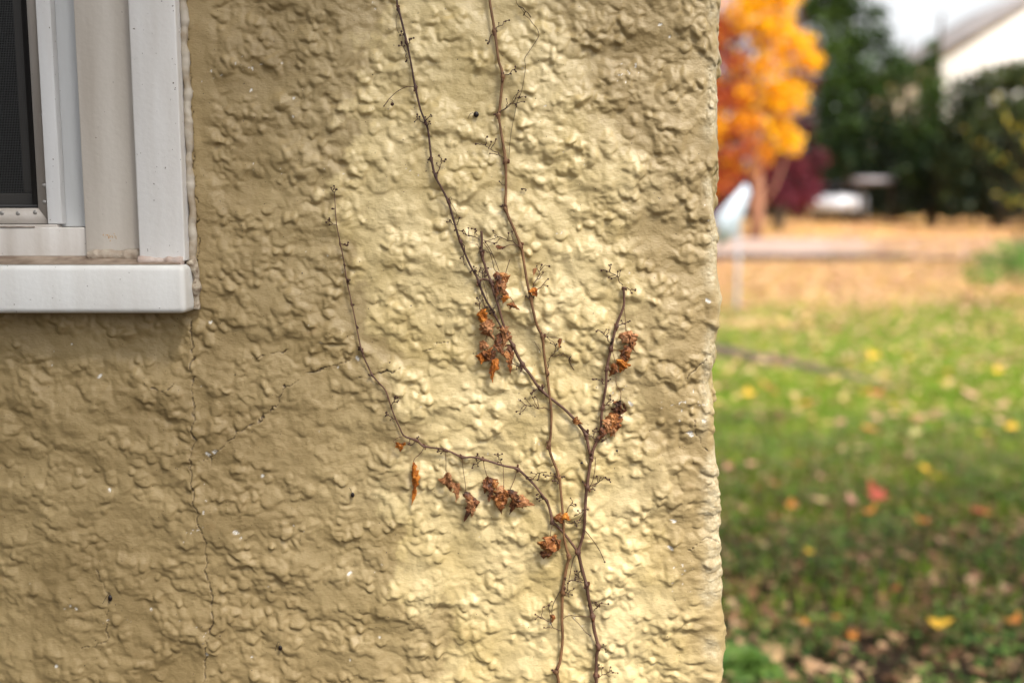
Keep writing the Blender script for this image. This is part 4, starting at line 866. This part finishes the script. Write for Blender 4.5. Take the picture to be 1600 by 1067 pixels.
RM = [leafmat('maroon_leaf', (.10, .016, .024), (.17, .03, .04), 1, .35), leafmat('wine_leaf', (.15, .025, .045), (.22, .045, .07), 1, .4), leafmat('plum_leaf', (.055, .014, .020), (.09, .02, .03), 1, .3)]
D = 31; rb = P(1215, 340, D-.97); rb[2] = float(zt(D-.97))
red = [C(1140,60,D,44,0),C(1150,125,D,42,0),C(1190,165,D,44,0),C(1250,120,D,32,0),C(1262,80,D,24,0),C(1205,235,D,38,0),C(1150,275,D,34,1),C(1200,285,D,34,1),C(1240,262,D,32,1),C(1262,285,D,26,1),C(1130,220,D,38,2),C(1140,310,D,24,1),C(1105,150,D,45,0),C(1095,255,D,40,1),C(1245,200,D,30,2),C(1250,315,D,24,1),C(1232,40,D,28,0),C(1090,60,D,45,0),C(1165,300,D,28,1),C(1215,305,D,26,1),C(1120,325,D,26,0),C(1280,250,D,20,2),C(1268,305,D,20,1)]
tree('plum_tree', rb, 5.6, .16, red, RM, 900, .085, 'dark wine red tree behind the golden maple', 'tree', bark_d)
EM = [leafmat('evergreen_dark', (.007, .020, .005), (.014, .034, .008), 1, .15), leafmat('evergreen_mid', (.022, .048, .008), (.038, .076, .012), 1, .2), leafmat('evergreen_light', (.045, .085, .014), (.07, .12, .022), 1, .25), leafmat('evergreen_shade_black', (.006, .012, .006), (.012, .022, .010), 1, .1)]  # last tone paints the black shade low in the trees into their leaves
D = 38
def gtree(px, D, h_, tr, clumps, label, grp='evergreens behind the road', mats=EM, n_=620, sz=.12, nm='evergreen_tree'):
    b0 = P(px, 340, D-.97); b0[2] = float(zt(D-.97)); return tree(nm, b0, h_, tr, clumps, mats, n_, sz, label, 'tree', bark_d, grp)
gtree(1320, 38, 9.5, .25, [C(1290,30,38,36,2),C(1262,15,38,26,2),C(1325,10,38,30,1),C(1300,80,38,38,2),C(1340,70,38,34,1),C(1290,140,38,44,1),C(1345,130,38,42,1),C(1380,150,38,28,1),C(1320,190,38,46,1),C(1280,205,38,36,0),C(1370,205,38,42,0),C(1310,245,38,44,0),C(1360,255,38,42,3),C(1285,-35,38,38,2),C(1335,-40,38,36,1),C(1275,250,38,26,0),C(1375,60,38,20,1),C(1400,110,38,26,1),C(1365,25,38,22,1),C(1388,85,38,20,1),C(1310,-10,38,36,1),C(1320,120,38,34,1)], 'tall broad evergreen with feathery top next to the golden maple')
gtree(1455, 36, 7.3, .2, [C(1455,72,36,10,2),C(1453,100,36,18,1),C(1458,130,36,24,2),C(1452,165,36,32,1),C(1460,205,36,38,1),C(1450,250,36,44,0),C(1455,295,36,46,3)], 'pointed conifer with a narrow tip in front of the white house')
gtree(1405, 40, 7.0, .2, [C(1405,110,40,24,1),C(1432,118,40,18,1),C(1395,200,40,34,0),C(1425,215,40,34,1),C(1410,260,40,44,0),C(1400,300,40,44,3)], 'round shouldered evergreen between tall evergreen and pointed conifer')
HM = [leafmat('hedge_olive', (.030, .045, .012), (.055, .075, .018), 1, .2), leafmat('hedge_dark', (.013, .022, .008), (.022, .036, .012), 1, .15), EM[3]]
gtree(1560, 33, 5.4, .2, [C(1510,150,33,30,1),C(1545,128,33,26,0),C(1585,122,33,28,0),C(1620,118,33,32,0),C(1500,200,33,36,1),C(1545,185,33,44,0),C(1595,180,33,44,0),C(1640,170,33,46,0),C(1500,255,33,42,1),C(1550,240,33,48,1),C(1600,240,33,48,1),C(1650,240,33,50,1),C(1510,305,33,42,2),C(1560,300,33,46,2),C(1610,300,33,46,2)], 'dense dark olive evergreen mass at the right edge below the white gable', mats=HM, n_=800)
# understorey hedge that closes the dark gap below the crowns
hb = P(1430, 340, 41); hb[2] = float(zt(41.0))
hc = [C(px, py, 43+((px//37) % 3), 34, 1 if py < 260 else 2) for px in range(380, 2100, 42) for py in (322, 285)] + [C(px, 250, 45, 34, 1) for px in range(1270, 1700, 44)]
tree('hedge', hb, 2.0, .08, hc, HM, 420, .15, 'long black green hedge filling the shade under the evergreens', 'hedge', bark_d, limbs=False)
# extra trees either side, out of frame
gtree(1760, 34, 7, .22, [C(1700,120,34,60,0),C(1760,60,34,70,1),C(1800,150,34,70,0),C(1740,220,34,70,1),C(1820,260,34,70,1)], 'olive evergreen beyond the right edge', mats=HM, n_=300)
for k_, (px_, top_) in enumerate([(640, 60), (830, -10), (985, 90)]):
    gtree(px_, 37+k_, 8.0, .22, [C(px_+rng.uniform(-60, 60)*(py_+40)/300, py_, 37+k_, 30+py_*.09, int(py_ > 200)) for py_ in range(top_, 310, 24)], ['wide evergreen across the road seen only past the wall, farthest left', 'tallest evergreen across the road seen only past the wall', 'evergreen across the road just left of the golden maple'][k_])
# sapling with yellowing sprays
SM = [leafmat('spray_yellow', (.32, .26, .030), (.42, .34, .05), 1, .35), leafmat('spray_green', (.09, .12, .025), (.15, .18, .035), 1, .3)]
D = 17; sb = G(1640, 400); spr = []
for (x0, y0, x1, y1) in [(1650,330,1505,195),(1650,320,1560,150),(1650,300,1600,200),(1640,345,1560,300),(1660,280,1610,120)]:
    for t in np.linspace(.3, 1, 9): spr.append(C(x0+(x1-x0)*t, y0+(y1-y0)*t+6*math.sin(t*9), D, 8.5-3*t, 0 if int(t*20) % 3 else 1))
tree('sapling', sb, 2.6, .03, spr, SM, 900, .045, 'thin sapling with arching yellow green sprays at the right edge', 'tree', bark_d, limbs=True)
# low shrub at right on the verge
shb = G(1590, 436); shc = [C(1535,412,14.3,26,1),C(1570,398,14.3,30,0),C(1605,395,14.3,34,1),C(1640,400,14.3,36,0),C(1585,418,14,32,1),C(1620,420,14,30,0),C(1520,428,14,18,0),C(1550,430,14,20,0)]
tree('low_shrub', shb, .4, .02, shc, [leafmat('shrub_green', (.17, .33, .06), (.26, .42, .09), 2, .35), leafmat('shrub_deep', (.07, .16, .035), (.12, .22, .05), 2, .2)], 3200, .030, 'low mounded light green shrub on the right of the lawn', 'shrub', bark_d, limbs=False)

# white gabled house behind
D = 56; hy = D-.97
M_sid = simple('white_siding', (.80, .80, .80), .6); M_rf = simple('grey_shingles', (.20, .185, .19), .9, (.27, .25, .25), 2); M_trim = simple('white_fascia', (.75, .75, .77), .5)
e_l = P(1472, 92, hy); rd_ = P(1660, -20, hy); e_r = (2*rd_[0]-e_l[0])
zb = float(zt(hy))-.3
nh = empty('neighbour_house', Vector((rd_[0], hy, zb)), 'white sided house with grey gabled roof behind the trees at top right', 'house')
V = [(e_l[0], hy, zb), (e_r, hy, zb), (e_r, hy, e_l[2]), (rd_[0], hy, rd_[2]), (e_l[0], hy, e_l[2]), (e_l[0], hy+11, zb), (e_r, hy+11, zb), (e_r, hy+11, e_l[2]), (rd_[0], hy+11, rd_[2]), (e_l[0], hy+11, e_l[2])]
mb = MB(); mb.add(V, [(0,1,2,4),(4,2,3,3),(5,9,7,6),(9,8,7,7),(0,4,9,5),(1,6,7,2)]); mb.build('wall', M_sid, nh)
sl_ = (rd_[2]-e_l[2])/(rd_[0]-e_l[0]); ov = .7; mb = MB()
for s_ in (-1, 1):
    xe = rd_[0]+s_*(rd_[0]-e_l[0]+ov); ze = e_l[2]-ov*sl_
    q = [(rd_[0], hy-.12, rd_[2]+.0), (xe, hy-.12, ze+.0), (xe, hy+11.5, ze), (rd_[0], hy+11.5, rd_[2])]
    V = q+[(a, b_, c+.62) for a, b_, c in q]; mb.add(V, [(0,3,2,1),(4,5,6,7),(0,1,5,4),(1,2,6,5),(2,3,7,6)])
mb.build('roof', M_rf, nh)
mb = MB()
wx_ = P(1640, 80, hy)[0]; wz_ = e_l[2]-1.2
mb.box((wx_, hy-.06, wz_-.9), (wx_+1.1, hy-.005, wz_+.6)); mb.build('window', simple('far_window_glass', (.05, .06, .07), .15), nh)

# parked car under the trees, seen from the front quarter
D = 39; cb = P(1312, 330, D-.97); cz = float(zt(D-.97))
M_car = simple('car_paint_shaded', (.42, .42, .46), .25); M_cg = simple('car_glass', (.02, .022, .026), .08); M_tyre = simple('tyre_rubber', (.02, .02, .02), .8); M_rim = simple('alloy', (.4, .4, .42), .35, metal=.8)  # white car greyed: the shade over it is put into the paint colour
car = empty('parked_car', Vector((cb[0], cb[1], cz)), 'white parked car in the shade under the evergreens', 'car')
yaw = R(66)
def rotp(V): V = np.asarray(V, float); c, s = math.cos(yaw), math.sin(yaw); return np.stack([V[:, 0]*c-V[:, 1]*s+cb[0], V[:, 0]*s+V[:, 1]*c+cb[1], V[:, 2]+cz], 1)
prof = [(-2.05,.35),(-2.1,.62),(-2.02,.88),(-1.75,.98),(-1.35,1.02),(-.75,1.42),(.35,1.47),(.95,1.38),(1.55,1.00),(1.98,.92),(2.1,.70),(2.08,.35)]
low = [(x, min(z, 1.0)) for x, z in prof]
def extr(pr, w0, w1):
    V = []; k = len(pr)
    for s_ in (-1, 1):
        for x, z in pr: V.append((x, s_*(w0 if z < 1.01 else w1), z))
    F = [(i, (i+1) % k, (i+1) % k+k, i+k) for i in range(k)]
    V += [(0, -w0, .6), (0, w0, .6)]
    F += [(i, 2*k, (i+1) % k, (i+1) % k) for i in range(k)]+[(k+i, k+(i+1) % k, 2*k+1, 2*k+1) for i in range(k)]
    return V, F
V, F = extr(prof, .88, .66); mb = MB(); mb.add(rotp(V), F); body = mb.build('body', M_car, car, False)
for s_ in (-1, 1):
    mb = MB(); mb.add(rotp([(-1.2, s_*.875, 1.03), (-.70, s_*.70, 1.36), (.32, s_*.69, 1.41), (1.38, s_*.875, 1.03)]), [(0,1,2,3)]); mb.build('side_window', M_cg, car)
for xx in ((-1.36, -.80), (1.50, 1.0)):
    mb = MB(); x0, x1 = xx; o_ = -.02 if x0 < 0 else .03; mb.add(rotp([(x0+o_, -.78, 1.05), (x0+o_, .78, 1.05), (x1+o_*2, .60, 1.40), (x1+o_*2, -.60, 1.40)]), [(0,1,2,3)]); mb.build('windscreen', M_cg, car)
for x_ in (-1.3, 1.3):
    for s_ in (-1, 1):
        mb = MB(); mb.tube(rotp([(x_, s_*.72, .32), (x_, s_*.90, .32)]), .32, 18); wh = mb.build('wheel', M_tyre, car); mb = MB(); mb.tube(rotp([(x_, s_*.89, .32), (x_, s_*.915, .32)]), .19, 14); mb.build('rim', M_rim, wh)
for s_ in (-1, 1):
    mb = MB(); mb.ball(rotp([(-2.05, s_*.62, .72)])[0], .13, nu=10, nv=8); mb.build('headlight', simple('headlamp', (.6, .6, .62), .1), car, True)
# open carport post and beam beside it
D = 37
bpz = P(1368, 282, D-.97); M_grey = simple('weathered_white_wood', (.34, .32, .36), .7)
cp = empty('carport', Vector((bpz[0], bpz[1], cz)), 'low grey white carport roof beside the parked white car', 'carport')
mb = MB(); w_ = 27*D/FPX; mb.box((bpz[0]-w_, bpz[1]-.3, bpz[2]-.10), (bpz[0]+w_, bpz[1]+2.5, bpz[2]+.10)); mb.build('roof', M_grey, cp)
for s_ in (-1, 1):
    mb = MB(); mb.box((bpz[0]+s_*(w_-.1)-.05, bpz[1]-.2, cz), (bpz[0]+s_*(w_-.1)+.05, bpz[1]-.1, bpz[2]-.101)); mb.build('post', bark_d, cp)

# slanted pale panel on a slim grey post at the lawn's edge
pb_ = G(1151, 482); ys = pb_[1]; a0 = P(1151, 372, ys)
M_post = simple('grey_post', (.36, .37, .42), .5); M_pan = simple('pale_blue_panel', (.50, .56, .64), .4, (.42, .49, .58), 3)
sg = empty('yard_sign', Vector((pb_[0], ys, float(zg(pb_[0], ys)))), 'slanted pale blue white panel on a slim grey post beside the wall edge', 'sign')
mb = MB(); mb.box((pb_[0]-.022, ys-.022, float(zg(pb_[0], ys))-.05), (pb_[0]+.022, ys+.022, a0[2]+.12)); mb.build('post', M_post, sg, bevel=.003)
c4p = [P(1118, 338, ys-.04), P(1166, 287, ys-.04), P(1172, 300, ys-.04), P(1152, 368, ys-.04), P(1120, 388, ys-.04)]
V = [tuple(p) for p in c4p]+[(p[0], p[1]+.018, p[2]) for p in c4p]; k = 5
mb = MB(); mb.add(V, [(0,1,2,3),(0,3,4,4),(5,8,7,6),(5,9,8,8)]+[(i, i+k, (i+1) % k+k, (i+1) % k) for i in range(k)]); mb.build('panel', M_pan, sg)

# unseen planting: far tree mirrored in glass, rest added to shade wall and lawn
for (bx_, by_, cx_, cy2_, z0_, z1_, rr_, ncl, dens, lsz, lab, nm_, cat_) in [
        (-1.42, -1.08, -1.42, -1.08, .4, 2.1, .50, 26, 6500, .035, 'tall dark evergreen shrub added out of view to shade the left of the wall', 'added_tall_shrub', 'shrub'),
        (-1.02, -.52, -1.02, -.52, .12, 1.02, .34, 26, 30000, .012, 'low green shrub added out of view to shade the lower left wall', 'added_low_shrub', 'shrub'),
        (-7.5, -9.5, -7.5, -9.5, 2, 7, 2.2, 26, 900, .08, 'broad dark tree standing far out in the front garden', 'unseen_tree', 'tree'),
        (-1.6, -3.4, .05, -2.3, 4.0, 5.8, 1.30, 30, 2200, .06, 'spreading tree added out of view so its crown shades the left of the wall', 'unseen_tree', 'tree'),
        (4.2, .2, 3.7, -.2, 3.6, 5.6, 1.5, 24, 620, .06, 'tree added out of view beside the house to shade the near lawn', 'unseen_tree', 'tree')]:
    cl_ = []; rr2 = random.Random(int(bx_*10+50))
    for q in range(ncl):
        a = rr2.uniform(0, 6.28); zz = rr2.uniform(z0_, z1_); w_ = rr_*rr2.uniform(0, 1)**.5
        cl_.append((np.array([cx_+w_*math.cos(a), cy2_+w_*math.sin(a), zz]), (rr_*.38,)*3, q % 3))
    tree(nm_, np.array([bx_, by_, 0.]), z1_, .05 if rr_ < 1 else .10, cl_, EM[:3], dens, lsz, lab, cat_, bark_d)
